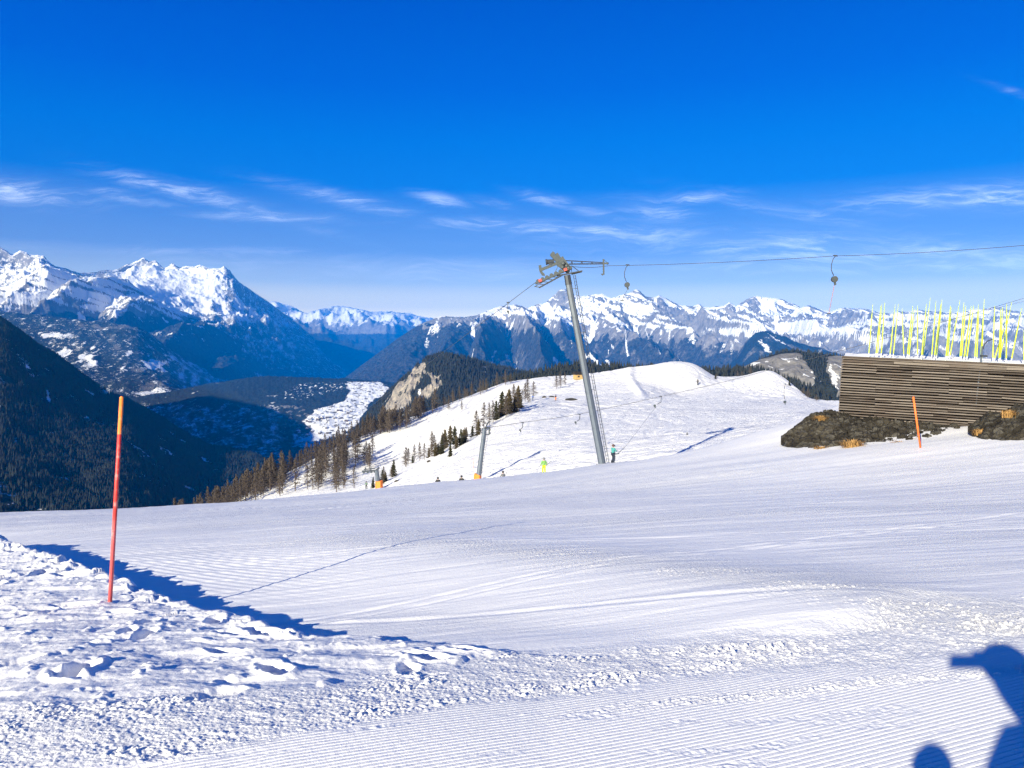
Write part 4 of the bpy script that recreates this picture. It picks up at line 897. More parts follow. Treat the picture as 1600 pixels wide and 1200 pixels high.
# truss arm with the hanging guide
m = MB(); m.tube([L(881, 407), L(943, 410.4)], .045, 6); m.tube([L(889, 412.6), L(943, 412.2)], .055, 6)
for x in (893, 908.5, 924.5):
    m.tube([L(x - 1, 412.4), L(x + .6, 408.6)], .03, 5); m.tube([L(x + 2, 412.4), L(x + .6, 408.6)], .03, 5)
put(m, 'truss_arm', M_dsteel)
m = MB(); m.bar(L(943, 405), L(943.3, 429), .13, .13); m.tube([L(943, 405.5), L(949, 410.5)], .02, 5); m.bar(L(941, 411.5), L(949.5, 411.5), .1, .14); m.ball(L(949.2, 411.6), .11, 8)
m.bar(L(939, 428.3), L(944, 428.6), .08, .08); m.bar(L(941, 428), L(941.6, 430.5), .1, .1); put(m, 'cable_guide', M_grey)

# ------------------------------------------------------------------ ropes of the lifts
def cable(name, pts, label, r, sag=0.0, cat='lift cable', group=None):
    m = MB(); allp = []
    for p, q in zip(pts[:-1], pts[1:]): allp += line_pts(p, q, 14, sag)[:-1]
    allp.append(Vector(pts[-1])); m.tube(allp, r, 6)
    return tag(m.build(name, M_cable, None, True), label, cat, group)
cable('lift_cable', [PV(545, 660, 260), L(838, 440.5, -.15)], 'steel cable running down from the tall pylon towards the valley', .022, .1)
cable('lift_cable', [L(838, 440.2, -.17), L(893, 416.5, -.17), L(950, 415.3), PV(1303, 400, 62), PV(1610, 382.5, 58), PV(2100, 345, 52)], 'steel cable from the tall pylon across the sky above the slalom poles', .021, .12)
cable('lift_cable', [PV(758, 668, 93), PV(815, 660, 97), PV(900, 648, 100), PV(1030, 620, 104), PV(1150, 592, 104), PV(1400, 524, 98), PV(1600, 466, 90), PV(1800, 405, 84)], 'low steel cable strung with hangers above the middle snow slope', .026, .05)
cable('lift_cable', [PV(1440, 510, 97), PV(1600, 470.5, 91), PV(1800, 412, 85)], 'thin second cable just under the low cable, behind the slalom poles', .022, .05)
cable('lift_cable', [PV(577, 731, 128), PV(752, 672, 93)], 'low steel cable between the two pylons with orange pads', .022, .2)

def hanger(px, py, d, hpx, label, rope=None, swing=0.0, bend=1.0):
    s_ = d / F; c = PV(px, py, d); h_ = hpx * s_
    e = empty('tow_hanger', c, label, 'tow hanger', 'tow hangers on the lift cables')
    r_ = .020 + .012 * (d > 80)
    m = MB(); m.tube([V3(-.04, 0, .03), V3(.12, 0, .03), V3(.17, 0, -.05)], r_ * 1.6, 6); m.bar(V3(-.16, 0, .03), V3(.16, 0, .03), .07, .10); m.build('clamp', M_dsteel, e, rel=(0, 0, 0))
    arm = [V3(.05, 0, 0), V3(.05 - .20 * bend * h_ / 2, 0, -h_ * .10), V3(-.30 * bend * h_ / 2, 0, -h_ * .35), V3(-.30 * bend * h_ / 2, 0, -h_ * .58), V3(-.10 * bend * h_ / 2 + swing * .6, 0, -h_ * .82)]
    m = MB(); m.tube(arm, r_ * 1.5, 6); m.build('arm', M_dsteel, e, True)
    sc_ = V3(-.02 + swing, 0, -h_ * .97); R_ = min(.27, h_ * .13)
    m = MB(); m.tube([sc_ - V3(0, .13, 0), sc_ + V3(0, .13, 0)], R_, 14); m.tube([sc_ - V3(0, .16, 0), sc_ - V3(0, .13, 0)], R_ * .5, 10)
    m.bar(sc_ + V3(.02, 0, -R_ * .6), sc_ + V3(.08, 0, -R_ * 1.9), .14, .12); m.build('spool', M_grey, e, rel=(0, 0, 0))
    if rope:
        q = [PV(x, y, dd) - c for x, y, dd in rope]
        m = MB(); m.tube([sc_ + V3(.07, 0, -R_ * 1.6)] + q[:1], .012, 5); m.build('rope', M_cable, e)
        if len(q) > 1:
            m = MB(); m.tube(q[:2], .022, 6); m.build('tow_bar', M_bar if px > 1200 else M_grey, e)
            m = MB(); v_ = q[1]; m.bar(v_ + V3(-.16, 0, 0), v_ + V3(.16, 0, .03), .07, .07); m.build('crossbar', M_dsteel, e)
    return e
hanger(980.5, 414.5, 66, 31, 'grey tow hanger on the high cable just beside the tall pylon', [(975, 462, 66), (972, 470, 66)])
hanger(1305, 400, 62, 37, 'grey tow hanger with a reddish bar high above the rock mound', [(1303.5, 446, 62), (1295, 490, 62)])
hanger(794, 473, 76, 14, 'small tow hanger on the cable falling away behind the tall pylon', [(796, 500, 76)], bend=.5)
hanger(816, 660.5, 97, 12, 'dark tow hanger on the low cable nearest to the padded pylon', swing=-.25, bend=-.3)
hanger(905, 647.5, 100, 13, 'dark tow hanger on the low cable close by the shaft of the tall pylon', swing=-.45, bend=-.4)
hanger(1032, 619.5, 104, 15, 'dark tow hanger on the low cable pulling the skier in the teal jacket', swing=-.75, bend=-.4, rope=[(976.5, 698.5, 68), (964.5, 709.5, 66.2)])
hanger(1227, 600, 150, 29, 'pale tow hanger hanging low in front of the snowy hump beside the rock mound', bend=.4)

# ------------------------------------------------------------------ the two padded pylons
def small_pylon(c, d, hpx, lean, label, padlab, arm):
    s_ = d / F; e = empty('lift_pylon', c, label, 'lift pylon', 'pylons with orange pads')
    top = V3(lean * s_, 0, hpx * s_); w_ = 7.5 * s_
    m = MB(); m.tube([V3(0, 0, -1.0), top], [w_ * .56, w_ * .42], 8); m.build('mast', M_steel, e)
    m = MB(); z0, z1 = -.9, arm['pad'] * s_
    m.tube([V3(0, 0, z0), V3(0, 0, z0 + .06), V3(lean * s_ * .1, 0, z1 - .05), V3(lean * s_ * .12, 0, z1)], [w_ * .78, w_ * .82, w_ * .78, w_ * .7], 6); m.build('pad', M_orange, e)
    m = MB()
    for k in (0, 1): m.tube([V3(w_ * (.65 + .35 * k), -.05, z1), top + V3(w_ * (.55 + .35 * k), -.05, -.5 * s_)], .018, 5)
    for i in range(16):
        p = V3(w_ * .65, -.05, z1).lerp(top + V3(w_ * .55, -.05, -.5 * s_), (i + .5) / 16); m.tube([p, p + V3(w_ * .35, 0, 0)], .016, 5)
    m.build('ladder', M_dsteel, e)
    m = MB()
    for x0, y0, x1, y1, w2 in arm['bars']: m.bar(top + V3(x0 * s_, 0, y0 * s_), top + V3(x1 * s_, 0, y1 * s_), w2 * s_ * 1.6, w2 * s_)
    hd = m.build('crosshead', M_dsteel, e)
    for x0, y0 in arm['rollers']:
        m = MB(); p = top + V3(x0 * s_, 0, y0 * s_); m.tube([p - V3(0, .1, 0), p + V3(0, .1, 0)], 1.7 * s_, 10); m.build('roller', M_grey, hd)
    return e
c2 = hit('snow_hill', 745, 753)
small_pylon(c2, c2.y, 85, 12, 'thin grey lift pylon with an orange foot pad, the taller of the two padded ones', '',
            dict(pad=12, bars=[(-4, -1, 9, 1, 2.2), (0, -2, 5, 8, 2.2), (5, 8, 8, 11, 1.6), (2, -10, 7, -10, 1.5), (7, -10, 8, 0, 1.2), (-2, -4, 3, -2, 3)], rollers=[(8, -2.5), (8, -8), (-3, -22)]))
c3 = hit('snow_hill', 593, 764)
small_pylon(c3, c3.y, 30, -4, 'short grey lift pylon with an orange foot pad beside the tree line', '',
            dict(pad=13, bars=[(-23, -2, 3, -.5, 2.2), (-20, 1, -2, 3, 1.4), (-4, -3, 4, 4, 2.6), (-18, 0, -17, 4, 1.2), (-9, 0, -9, 4, 1.2)], rollers=[(-20, -3.5), (-14, -3.2), (-8, -3)]))

# ------------------------------------------------------------------ people
def skin_mesh(name, verts, edges, rad, sub=1):
    me = bpy.data.meshes.new(name + '_skeleton'); me.from_pydata([tuple(v) for v in verts], edges, []); o = bpy.data.objects.new(name, me); COL.objects.link(o)
    md = o.modifiers.new('skin', 'SKIN'); md.use_smooth_shade = True
    for i, r in enumerate(rad):
        sv = me.skin_vertices[0].data[i]; sv.radius = (r, r) if not isinstance(r, tuple) else r; sv.use_root = (i == 0)
    o.modifiers.new('sub', 'SUBSURF').levels = sub; o.modifiers['sub'].render_levels = sub
    dg = bpy.context.evaluated_depsgraph_get(); dg.update()
    out = bpy.data.meshes.new_from_object(o.evaluated_get(dg)); out.name = name
    bpy.data.objects.remove(o); bpy.data.meshes.remove(me)
    for p in out.polygons: p.use_smooth = True
    return out
M_skin = simple('skin', (.50, .32, .25), .5, 0, .1, 10)
def cloth(name, c): return simple(name, c, .8, 0, .18, 9.0, .2)
def arm_chain(sh, el, wr): return sh, el, wr
def figure(name, loc, rot, label, h, jac, trou, helm, pose, skis=True, group=None, cat='person', helmet=True):
    """standing person about 1.75 m tall before scaling, facing +Y; pose gives elbows and wrists"""
    e = empty(name, loc, label, cat, group, (0, 0, rot)); k = h / 1.75; e.scale = (k, k, k)
    le, lw, re_, rw = [Vector(p) for p in pose]
    hip, wst, che, nek = V3(0, 0, .92), V3(0, .01, 1.08), V3(0, .03, 1.30), V3(0, .02, 1.47)
    ls, rs = V3(-.19, .02, 1.40), V3(.19, .02, 1.40)
    lh, rh = V3(-.10, 0, .90), V3(.10, 0, .90); lk, rk = V3(-.12, .09, .50), V3(.12, .09, .50); la, ra = V3(-.12, -.02, .10), V3(.12, -.02, .10); lt, rt_ = V3(-.13, .16, .05), V3(.13, .16, .05)
    vs = [hip, wst, che, nek, V3(0, .03, 1.56), V3(0, .04, 1.66), V3(0, .03, 1.73), ls, le, lw, lw + (lw - le).normalized() * .09, rs, re_, rw, rw + (rw - re_).normalized() * .09, lh, lk, la, lt, rh, rk, ra, rt_]
    ed = [(0, 1), (1, 2), (2, 3), (3, 4), (4, 5), (5, 6), (2, 7), (7, 8), (8, 9), (9, 10), (2, 11), (11, 12), (12, 13), (13, 14), (0, 15), (15, 16), (16, 17), (17, 18), (0, 19), (19, 20), (20, 21), (21, 22)]
    rd = [.13, .12, .13, .06, .075, .095, .07, .065, .045, .033, .035, .065, .045, .033, .035, .085, .058, .045, .04, .085, .058, .045, .04]
    b = link('body', skin_mesh('body', vs, ed, rd, 2), M_skin, e)
    jv = [wst - V3(0, 0, .16), wst, che, nek + V3(0, 0, -.02), ls, le, lw - (lw - le) * .1, rs, re_, rw - (rw - re_) * .1]
    link('jacket', skin_mesh('jacket', jv, [(0, 1), (1, 2), (2, 3), (2, 4), (4, 5), (5, 6), (2, 7), (7, 8), (8, 9)], [.165, .16, .17, .085, .09, .068, .055, .09, .068, .055], 2), jac, e)
    link('trousers', skin_mesh('trousers', [hip, lh, lk, la + V3(0, 0, .03), rh, rk, ra + V3(0, 0, .03)], [(0, 1), (1, 2), (2, 3), (0, 4), (4, 5), (5, 6)], [.145, .11, .085, .08, .11, .085, .08], 2), trou, e)
    for s_ in (-1, 1):
        m = MB(); m.bar(V3(s_ * .12, -.10, .06), V3(s_ * .12, .19, .05), .11, .12); m.bar(V3(s_ * .12, -.06, .1), V3(s_ * .12, -.02, .26), .11, .13); m.build('boot', M_dsteel, e)
        if skis: m = MB(); m.bar(V3(s_ * .12, -.75, -.005), V3(s_ * .12, .80, -.005), .075, .02); m.bar(V3(s_ * .12, .80, -.005), V3(s_ * .12, .95, .07), .075, .015); m.build('ski', M_dsteel, e)
    if helmet:
        m = MB(); m.ball(V3(0, .01, 1.68), .135, 12, (1, 1.15, .98)); m.build('helmet', helm, e, True)
        m = MB(); m.bar(V3(-.09, .145, 1.655), V3(.09, .145, 1.655), .06, .08); m.build('goggles', M_dsteel, e)
    return e
def pole_of(e, a, b):
    m = MB(); m.tube([a, b], .012, 5); m.tube([Vector(b).lerp(Vector(a), .06), Vector(b).lerp(Vector(a), .05)], .04, 8); m.build('ski_pole', M_dsteel, e)
def ground(px, d):
    p = P(px, 700, d); z = float(fgz(np.array([p[0]]), np.array([d]))[0]); return V3(p[0], d, z)
HOLD = [(-.30, .10, 1.15), (-.20, .30, 1.10), (.30, .12, 1.15), (.14, .34, 1.12)]
DOWN = [(-.30, -.02, 1.14), (-.32, .16, .95), (.30, -.02, 1.14), (.32, .16, .95)]
P_dark = cloth('charcoal_cloth', (.025, .027, .03)); P_navy = cloth('navy_cloth', (.02, .03, .06)); P_teal = cloth('teal_cloth', (.05, .26, .27)); P_green = cloth('green_cloth', (.16, .36, .10))
P_lime = cloth('lime_cloth', (.55, .75, .02)); P_brown = cloth('brown_helmet', (.10, .06, .06)); P_grey = cloth('grey_cloth', (.16, .17, .19))
g = ground(958, 66.0)
e = figure('person', g, R(-60), 'skier in a teal jacket and navy trousers being towed beside the tall pylon', 1.62, P_teal, P_navy, P_brown, [(-.30, .10, 1.15), (-.18, .32, 1.15), (.28, .15, 1.15), (.10, .38, 1.18)], group='people on the drag lift'); pole_of(e, (.32, .1, .9), (.36, -.25, .05))
g = ground(850, 74.0); g.z = float(P(850, 741.5, 74.0)[2])
e = figure('person', g, R(15), 'skier in a green jacket and lime yellow trousers on the crest', 1.62, P_green, P_lime, P_grey, DOWN, group='people on the drag lift'); pole_of(e, (-.34, .2, .95), (-.75, .1, .35)); pole_of(e, (.34, .16, .95), (.85, .25, 1.35))
for px, hd, lab, jac, r_, hh in ((684, 757, 'dark skier farthest down the lift track, left of the padded pylon', P_dark, 5, 12.0), (721, 754, 'dark slim skier standing just left of the padded pylon', P_dark, -12, 11.5), (786, 746, 'dark hunched skier towed just right of the padded pylon', P_grey, 30, 9.5)):
    d = 86.0; g = ground(px, d); top = float(P(px, {684: 746, 721: 743.5, 786: 736.5}[px], d)[2]); g.z = top - 1.70
    e = figure('person', g, R(r_), lab, 1.70, jac, P_dark, P_dark, HOLD, group='people on the drag lift'); pole_of(e, (.3, .2, 1.0), (.75, .4, 1.5) if px == 786 else (.4, -.2, .2))
for px, py, hpx, lab, jac, trou in ((1090, 601, 9, 'tiny dark skier on the shaded side of the snow hump', P_dark, P_dark), (868, 625, 9, 'tiny skier in dark jacket and orange trousers near the dark rocks', P_navy, M_orange), (573, 764, 12, 'small person in a grey-green jacket beside the short padded pylon', cloth('sage_cloth', (.10, .17, .13)), P_dark),
                                 (833, 624, 7, 'tiny skier in bright blue beside the last larches of the tree line', cloth('blue_cloth', (.05, .15, .55)), P_navy)):
    g = hit('snow_hill', px, py); figure('person', g, R(random.uniform(-40, 40)), lab, max(1.5, hpx * g.y / F), jac, trou, P_dark, DOWN, skis=px != 573)

# the photographer, whose shadow lies on the snow
gz = float(fgz(np.array([0.0]), np.array([-.4]))[0])
ph = empty('person', (0, 0, 0), 'photographer in dark winter clothes and a peaked cap holding up a phone', 'person')
hx, hy = .13, -.20
def W(x, y, z): return V3(hx + x, hy + y, z)
hip, wst, che, nek = W(.13, -.08, .98), W(.13, -.08, 1.14), W(.13, -.07, 1.34), W(.05, -.03, 1.52)
ls, rs = W(-.05, -.02, 1.42), W(.31, -.10, 1.46); le, re_ = V3(.0, -.17, 1.13), W(.28, .16, 1.55); lw, rw = V3(-.07, .01, 1.21), V3(.11, -.10, 1.655)
lh, rh = W(.05, -.08, .95), W(.23, -.08, .95); lk, rk = W(.0, .04, gz + .50), W(.26, .04, gz + .50); la, ra = W(0, -.04, gz + .1), W(.28, -.04, gz + .1); lt, rt_ = W(0, .16, gz + .05), W(.29, .16, gz + .05)
vs = [hip, wst, che, nek, W(0, .01, 1.60), W(0, .02, 1.70), W(0, 0, 1.77), ls, le, lw, rs, re_, rw, lh, lk, la, lt, rh, rk, ra, rt_]
ed = [(0, 1), (1, 2), (2, 3), (3, 4), (4, 5), (5, 6), (2, 7), (7, 8), (8, 9), (2, 10), (10, 11), (11, 12), (0, 13), (13, 14), (14, 15), (15, 16), (0, 17), (17, 18), (18, 19), (19, 20)]
rd = [.13, .12, .13, .055, .07, .09, .07, .06, .045, .03, .06, .045, .03, .085, .058, .045, .04, .085, .058, .045, .04]
k0 = len(vs)
for w_, sx in ((9, -1), (12, 1)):     # five bent fingers and a thumb side on each hand, closing on the phone
    c = vs[w_]; vs.append(c + V3(-sx * .02, .05, .03)); ed.append((w_, len(vs) - 1)); rd.append(.028); pm = len(vs) - 1
    for f_ in range(4):
        p1 = vs[pm] + V3(-sx * .005, .035, .03 - .018 * f_); p2 = p1 + V3(-sx * .03, .012, .006)
        vs += [p1, p2]; ed += [(pm, len(vs) - 2), (len(vs) - 2, len(vs) - 1)]; rd += [.0095, .008]
    p1 = vs[pm] + V3(-sx * .02, .0, -.02); p2 = p1 + V3(-sx * .02, .02, .02); vs += [p1, p2]; ed += [(pm, len(vs) - 2), (len(vs) - 2, len(vs) - 1)]; rd += [.011, .009]
link('body', skin_mesh('body', vs, ed, rd, 2), M_skin, ph)
link('jacket', skin_mesh('jacket', [wst - V3(0, 0, .2), wst, che, nek, ls, le, lw - (lw - le) * .12, rs, re_, rw - (rw - re_) * .12], [(0, 1), (1, 2), (2, 3), (2, 4), (4, 5), (5, 6), (2, 7), (7, 8), (8, 9)], [.15, .145, .15, .09, .085, .07, .055, .09, .075, .06], 2), P_dark, ph)
link('trousers', skin_mesh('trousers', [hip, lh, lk, la, rh, rk, ra], [(0, 1), (1, 2), (2, 3), (0, 4), (4, 5), (5, 6)], [.15, .11, .085, .08, .11, .085, .08], 2), P_navy, ph)
m = MB(); m.ball(W(0, 0, 1.735), .125, 14, (1, 1.15, .95)); m.bar(W(0, .10, 1.735), W(0, .19, 1.73), .16, .018); m.build('cap', P_navy, ph, True)
m = MB(); m.bar(W(-.02, .085, 1.69), W(.02, .085, 1.69), .03, .05); m.build('nose', M_skin, ph)
for s_ in (-1, 1): m = MB(); m.bar(W(s_ * .14 + .14, -.06, gz + .05), W(s_ * .14 + .14, .22, gz + .05), .12, .13); m.build('boot', M_dsteel, ph)
m = MB(); m.ball(lw + V3(-.01, .02, .03), .075, 10, (1, 1.1, 1)); m.build('glove', P_dark, ph, True)
m = MB(); m.bar(V3(-.075, -.018, CAMZ - .02), V3(.085, -.018, CAMZ - .02), .009, .075); tag(m.build('phone', M_dsteel), 'slim dark phone held up sideways in the photographer\'s hands', 'phone')

# ------------------------------------------------------------------ piste marker poles
def pole_mat(name, a, b, zc, c=None, zc2=0):
    m_, t, bs = new_mat(name); tc_ = t.n('ShaderNodeTexCoord'); sx = t.n('ShaderNodeSeparateXYZ'); t.l(tc_.outputs['Object'], sx.inputs[0])
    nz = t.noise(14, 4, .6, tc_.outputs['Object'])
    col = t.mix(t.m('GREATER_THAN', sx.outputs[2], zc), a + (1,), b + (1,))
    if c: col = t.mix(t.ramp(t.m('MULTIPLY_ADD', nz, .12, sx.outputs[2]), zc2 + .12, zc2), col, c + (1,))
    col = t.mix(t.m('MULTIPLY', t.ramp(nz, .5, .75), .35), col, (.75, .65, .62, 1))
    t.l(col, bs.inputs['Base Color']); bs.inputs['Roughness'].default_value = .5
    return m_
gb = hit('near', 172, 940); gb.z = min(gb.z, float(P(172, 940, gb.y)[2])); top = PV(190, 622, gb.y)
m = MB(); ln = (top - gb); m.tube([-ln * .05, ln * .5, ln], [.0185, .0185, .0175], 10); m.ball(ln, .0178, 10)
o = m.build('marker_pole', pole_mat('red_orange_pole', (.62, .035, .03), (.95, .25, .05), ln.z * .825, (.72, .12, .12), ln.z * .40), None, True); o.location = gb
tag(o, 'tall red piste marker pole with an orange top, leaning in the trodden bank', 'marker pole')
gb = hit('near', 1438, 699); top = PV(1427, 620, gb.y - .15)
m = MB(); ln = (top - gb); m.tube([-ln * .05, ln], .026, 10)
o = m.build('marker_pole', simple('orange_pole', (.90, .16, .03), .5, 0, .15, 5), None, True); o.location = gb
tag(o, 'thin orange marker pole leaning in front of the plank wall', 'marker pole')
gb = hit('snow_hill', 741, 750); m = MB(); m.tube([V3(0, 0, -.4), V3(-.1, 0, 35 * gb.y / F)], .035, 6)
o = m.build('marker_pole', simple('faded_pink_pole', (.75, .35, .32), .6, 0, .1, 5)); o.location = gb; tag(o, 'thin faded pink pole beside the orange pad of the taller padded pylon', 'marker pole')

# ------------------------------------------------------------------ plank wall
def plank_mat():
    m_, t, b = new_mat('weathered_planks'); g = t.n('ShaderNodeNewGeometry'); tc_ = t.n('ShaderNodeTexCoord'); pos = tc_.outputs['Object']
    rnd = g.outputs['Random Per Island']
    n1 = t.noise(2.2, 5, .65, t.mapping(pos, scale=(.6, 1, 9))); n2 = t.noise(1.1, 4, .6, pos)
    c = t.mix(rnd, (.042, .034, .031, 1), (.185, .163, .152, 1))
    c = t.mix(t.m('MULTIPLY', t.ramp(n1, .4, .8), .7), c, (.18, .158, .147, 1))
    sx = t.n('ShaderNodeSeparateXYZ'); t.l(pos, sx.inputs[0])
    c = t.mix(t.m('MULTIPLY', t.ramp(n2, .45, .7), .5), c, (.10, .075, .065, 1))
    t.l(c, b.inputs['Base Color']); b.inputs['Roughness'].default_value = .85; b.inputs['Specular IOR Level'].default_value = .15
    bp = t.n('ShaderNodeBump'); bp.inputs['Distance'].default_value = .02; bp.inputs['Strength'].default_value = .6; t.l(n1, bp.inputs['Height']); t.l(bp.outputs[0], b.inputs['Normal'])
    return m_
M_plank = plank_mat(); M_dark = simple('dark_boards', (.02, .016, .014), .9, 0, .3, 4); M_beam = simple('dark_beam', (.055, .042, .036), .8, 0, .35, 6)
A0, A1, B0, B1 = PV(1311, 657, 28), PV(1317.5, 557.5, 28), PV(1760, 688, 24.2), PV(1760, 578, 24.2)
rng = random.Random(5)
wall = empty('plank_wall', A0, 'long weathered brown wall of horizontal planks with gaps, standing on the rock mound', 'wall')
def wp(u, v, out=0.0):
    p = A0.lerp(B0, u).lerp(A1.lerp(B1, u), v); nrm = Vector((-(B0 - A0).y, (B0 - A0).x, 0)).normalized()
    return p - nrm * out
m = MB(); NR = 25; Lw = (B0 - A0).length
for r in range(NR):
    u = -.002; v0 = (r + .5) / NR; hgt = .046 if r < NR - 2 else .085
    while u < 1:
        ln_ = rng.uniform(.9, 2.6) / Lw; u1 = min(1, u + ln_)
        jn = round(u1 * 7.3) / 7.3                      # boards end on the posts more often than between them
        if abs(jn - u1) < .035 and jn > u + .02: u1 = min(1, jn + rng.uniform(-.001, .001))
        o_ = rng.uniform(-.03, .04) + .03
        j0, j1 = rng.uniform(-.014, .014), rng.uniform(-.014, .014)
        m.bar(wp(u, v0, o_) + V3(0, 0, j0), wp(u1 - .0006, v0, o_) + V3(0, 0, j1), rng.uniform(.025, .04), hgt * rng.uniform(.86, 1.08)); u = u1
put(m, 'plank_cladding', M_plank, wall)
m = MB(); c0, c1, c2_, c3_ = wp(.002, .01, -.12), wp(1, .01, -.12), wp(1, .985, -.12), wp(.002, .985, -.12); bk = V3(1.5, 3.2, 0)
m.add([c0, c1, c2_, c3_, c0 + bk, c1 + bk, c2_ + bk, c3_ + bk], [(0, 1, 2, 3), (5, 4, 7, 6), (1, 5, 6, 2), (4, 0, 3, 7), (4, 5, 1, 0), (3, 2, 6, 7)]); put(m, 'backing', M_dark, wall)
m = MB()
for r in range(NR):
    p = wp(0, (r + .5) / NR, .0); m.bar(p + V3(-.02, .02, 0), p + V3(1.48, 3.2, 0), .03, .06)
put(m, 'end_cladding', M_plank, wall)
m = MB(); m.bar(wp(-.004, 1.002, .035), wp(1, 1.002, .035), .13, .055); put(m, 'top_beam', M_beam, wall)
# snow on the roof
xs, ys = np.linspace(0, 1, 160), np.linspace(0, 1, 24); Uu, Vv = np.meshgrid(xs, ys)
a_ = np.array(wp(0, 1.0, -.12)); b_ = np.array(wp(1, 1.0, -.12)); back = np.array((1.58, 3.4, .0))
G = a_ + (b_ - a_) * Uu[..., None] + back * Vv[..., None]
G[..., 2] += .03 + .10 * np.clip(fbm(G[..., 0] * .9, G[..., 1] * 1.2, 3, 211) + .25, -.2, 1) * sstep(0, .12, Vv) + .10 * Vv - .05
me = np_mesh('snow_cap', G.reshape(-1, 3) - np.array(A0), grid_faces(24, 160)); attr(me, 'old_and_shade', 0 * Uu + .1)
link('snow_cap', me, bpy.data.materials['groomed_snow'], wall)
# grey post with a bent arm on the wall
p0, p1 = PV(1525, 633, 26.1), PV(1535, 541, 26.1)
e = empty('metal_post', p0, 'thin grey metal post with a bent dark arm fixed to the plank wall', 'post')
m = MB(); m.tube([p0, p1], .028, 8); put(m, 'post', M_steel, e, True)
m = MB(); m.tube([p1, PV(1536.5, 545, 26.1), PV(1538, 538, 26.1), PV(1543, 533, 26.1), PV(1551, 530, 26.1)], .018, 6); put(m, 'bent_arm', M_dsteel, e)
m = MB(); m.bar(PV(1532, 556, 26.1), PV(1542, 556.5, 26.1), .08, .06); put(m, 'bracket', M_dsteel, e)

# slalom poles stored upright behind the wall
POLES = [(625, 455, 655, 140, .7), (670, 460, 705, 150, 1), (680, 455, 712, 140, .8), (703, 465, 730, 130, 1), (757, 455, 795, 140, .8), (778, 470, 815, 140, .7), (845, 480, 838, 165, .6), (865, 485, 905, 150, 1), (875, 480, 915, 170, .9), (930, 490, 935, 150, .9), (955, 485, 990, 140, 1.3), (962, 490, 1015, 100, .7),
         (1018, 495, 1050, 120, 1), (1035, 490, 1080, 140, 1.1), (1047, 495, 1088, 110, .9), (1108, 500, 1140, 150, 1.4), (1119, 500, 1145, 160, 1), (1130, 505, 1200, 115, .9), (1195, 510, 1225, 130, 1.1), (1203, 505, 1237, 150, 1.3), (1220, 515, 1270, 150, 1.4), (1237, 510, 1285, 150, 1.3), (1287, 515, 1315, 140, 1), (1300, 510, 1318, 175, .8),
         (1325, 515, 1352, 110, 1.2), (1332, 500, 1347, 170, .8), (1400, 520, 1417, 150, 1), (1408, 500, 1490, 240, 1), (1440, 525, 1455, 170, 1.2), (1447, 520, 1466, 160, 1.1), (1485, 535, 1492, 140, 1.2), (1515, 520, 1585, 165, 1.1), (1440, 520, 1525, 125, .6), (1595, 540, 1600, 300, 1), (1640, 545, 1660, 170, 1), (1665, 540, 1700, 150, 1)]
M_lime = simple('fluorescent_yellow', (.50, .66, .02), .5, 0, .2, 6); M_tip = simple('faded_tip', (.34, .42, .05), .6, 0, .2, 9); M_sleeve = simple('white_sleeve', (.7, .7, .68), .5, 0, .1, 5)
for i, (bx, by, tx, ty, wdt) in enumerate(POLES):
    ed_ = wp(np.clip((1200 + bx / 4 - 1314) / 446.0, 0, 1), 1.0, -.12); off_ = .35 + ((i * 7) % 5) * .28; d = ed_.y + off_
    b0 = V3((1200 + bx / 4 - CX) / F * d * 1.0012, d, ed_.z + .06); tp = PV(1200 + tx / 4, 440 + ty / 4, d + rng.uniform(-.3, .3)) - b0
    e = empty('slalom_pole', b0, 'thin fluorescent yellow-green slalom pole stored upright behind the plank wall', 'slalom pole', 'slalom poles behind the plank wall')
    r_ = .011 + .0075 * wdt
    m = MB(); m.tube([tp * .06, tp * .5, tp * .8], [r_, r_ * .95, r_ * .85], 7); m.build('shaft', M_lime, e)
    m = MB(); m.tube([tp * .8, tp], [r_ * .8, r_ * .55], 6); m.build('tip', M_tip, e)
    m = MB(); m.tube([V3(0, 0, -.05), tp * .06], r_ * .8, 6); m.build('sleeve', M_sleeve, e)

# ------------------------------------------------------------------ rock mounds and tufts
def shale():
    m_, t, b = new_mat('dark_shale'); g = t.n('ShaderNodeNewGeometry'); pos = g.outputs['Position']
    vo = t.n('ShaderNodeTexVoronoi'); vo.inputs['Scale'].default_value = 5.0; t.l(t.mapping(pos, scale=(1, 1, 1.8)), vo.inputs['Vector'])
    n1 = t.noise(1.2, 5, .6, pos); n2 = t.noise(14, 4, .7, pos)
    c = t.mix(t.ramp(n1, .35, .7), (.014, .012, .010, 1), (.055, .048, .037, 1)); c = t.mix(t.m('MULTIPLY', t.ramp(vo.outputs['Color'], .45, .9), .6), c, (.11, .105, .095, 1))
    c = t.mix(t.m('MULTIPLY', t.ramp(n2, .66, .75), .6), c, (.30, .29, .27, 1))
    t.l(c, b.inputs['Base Color']); b.inputs['Roughness'].default_value = .8; b.inputs['Specular IOR Level'].default_value = .25
    bp = t.n('ShaderNodeBump'); bp.inputs['Distance'].default_value = .08; bp.inputs['Strength'].default_value = .8; t.l(t.m('ADD', vo.outputs['Distance'], n2), bp.inputs['Height']); t.l(bp.outputs[0], b.inputs['Normal'])
    return m_
M_shale = shale()
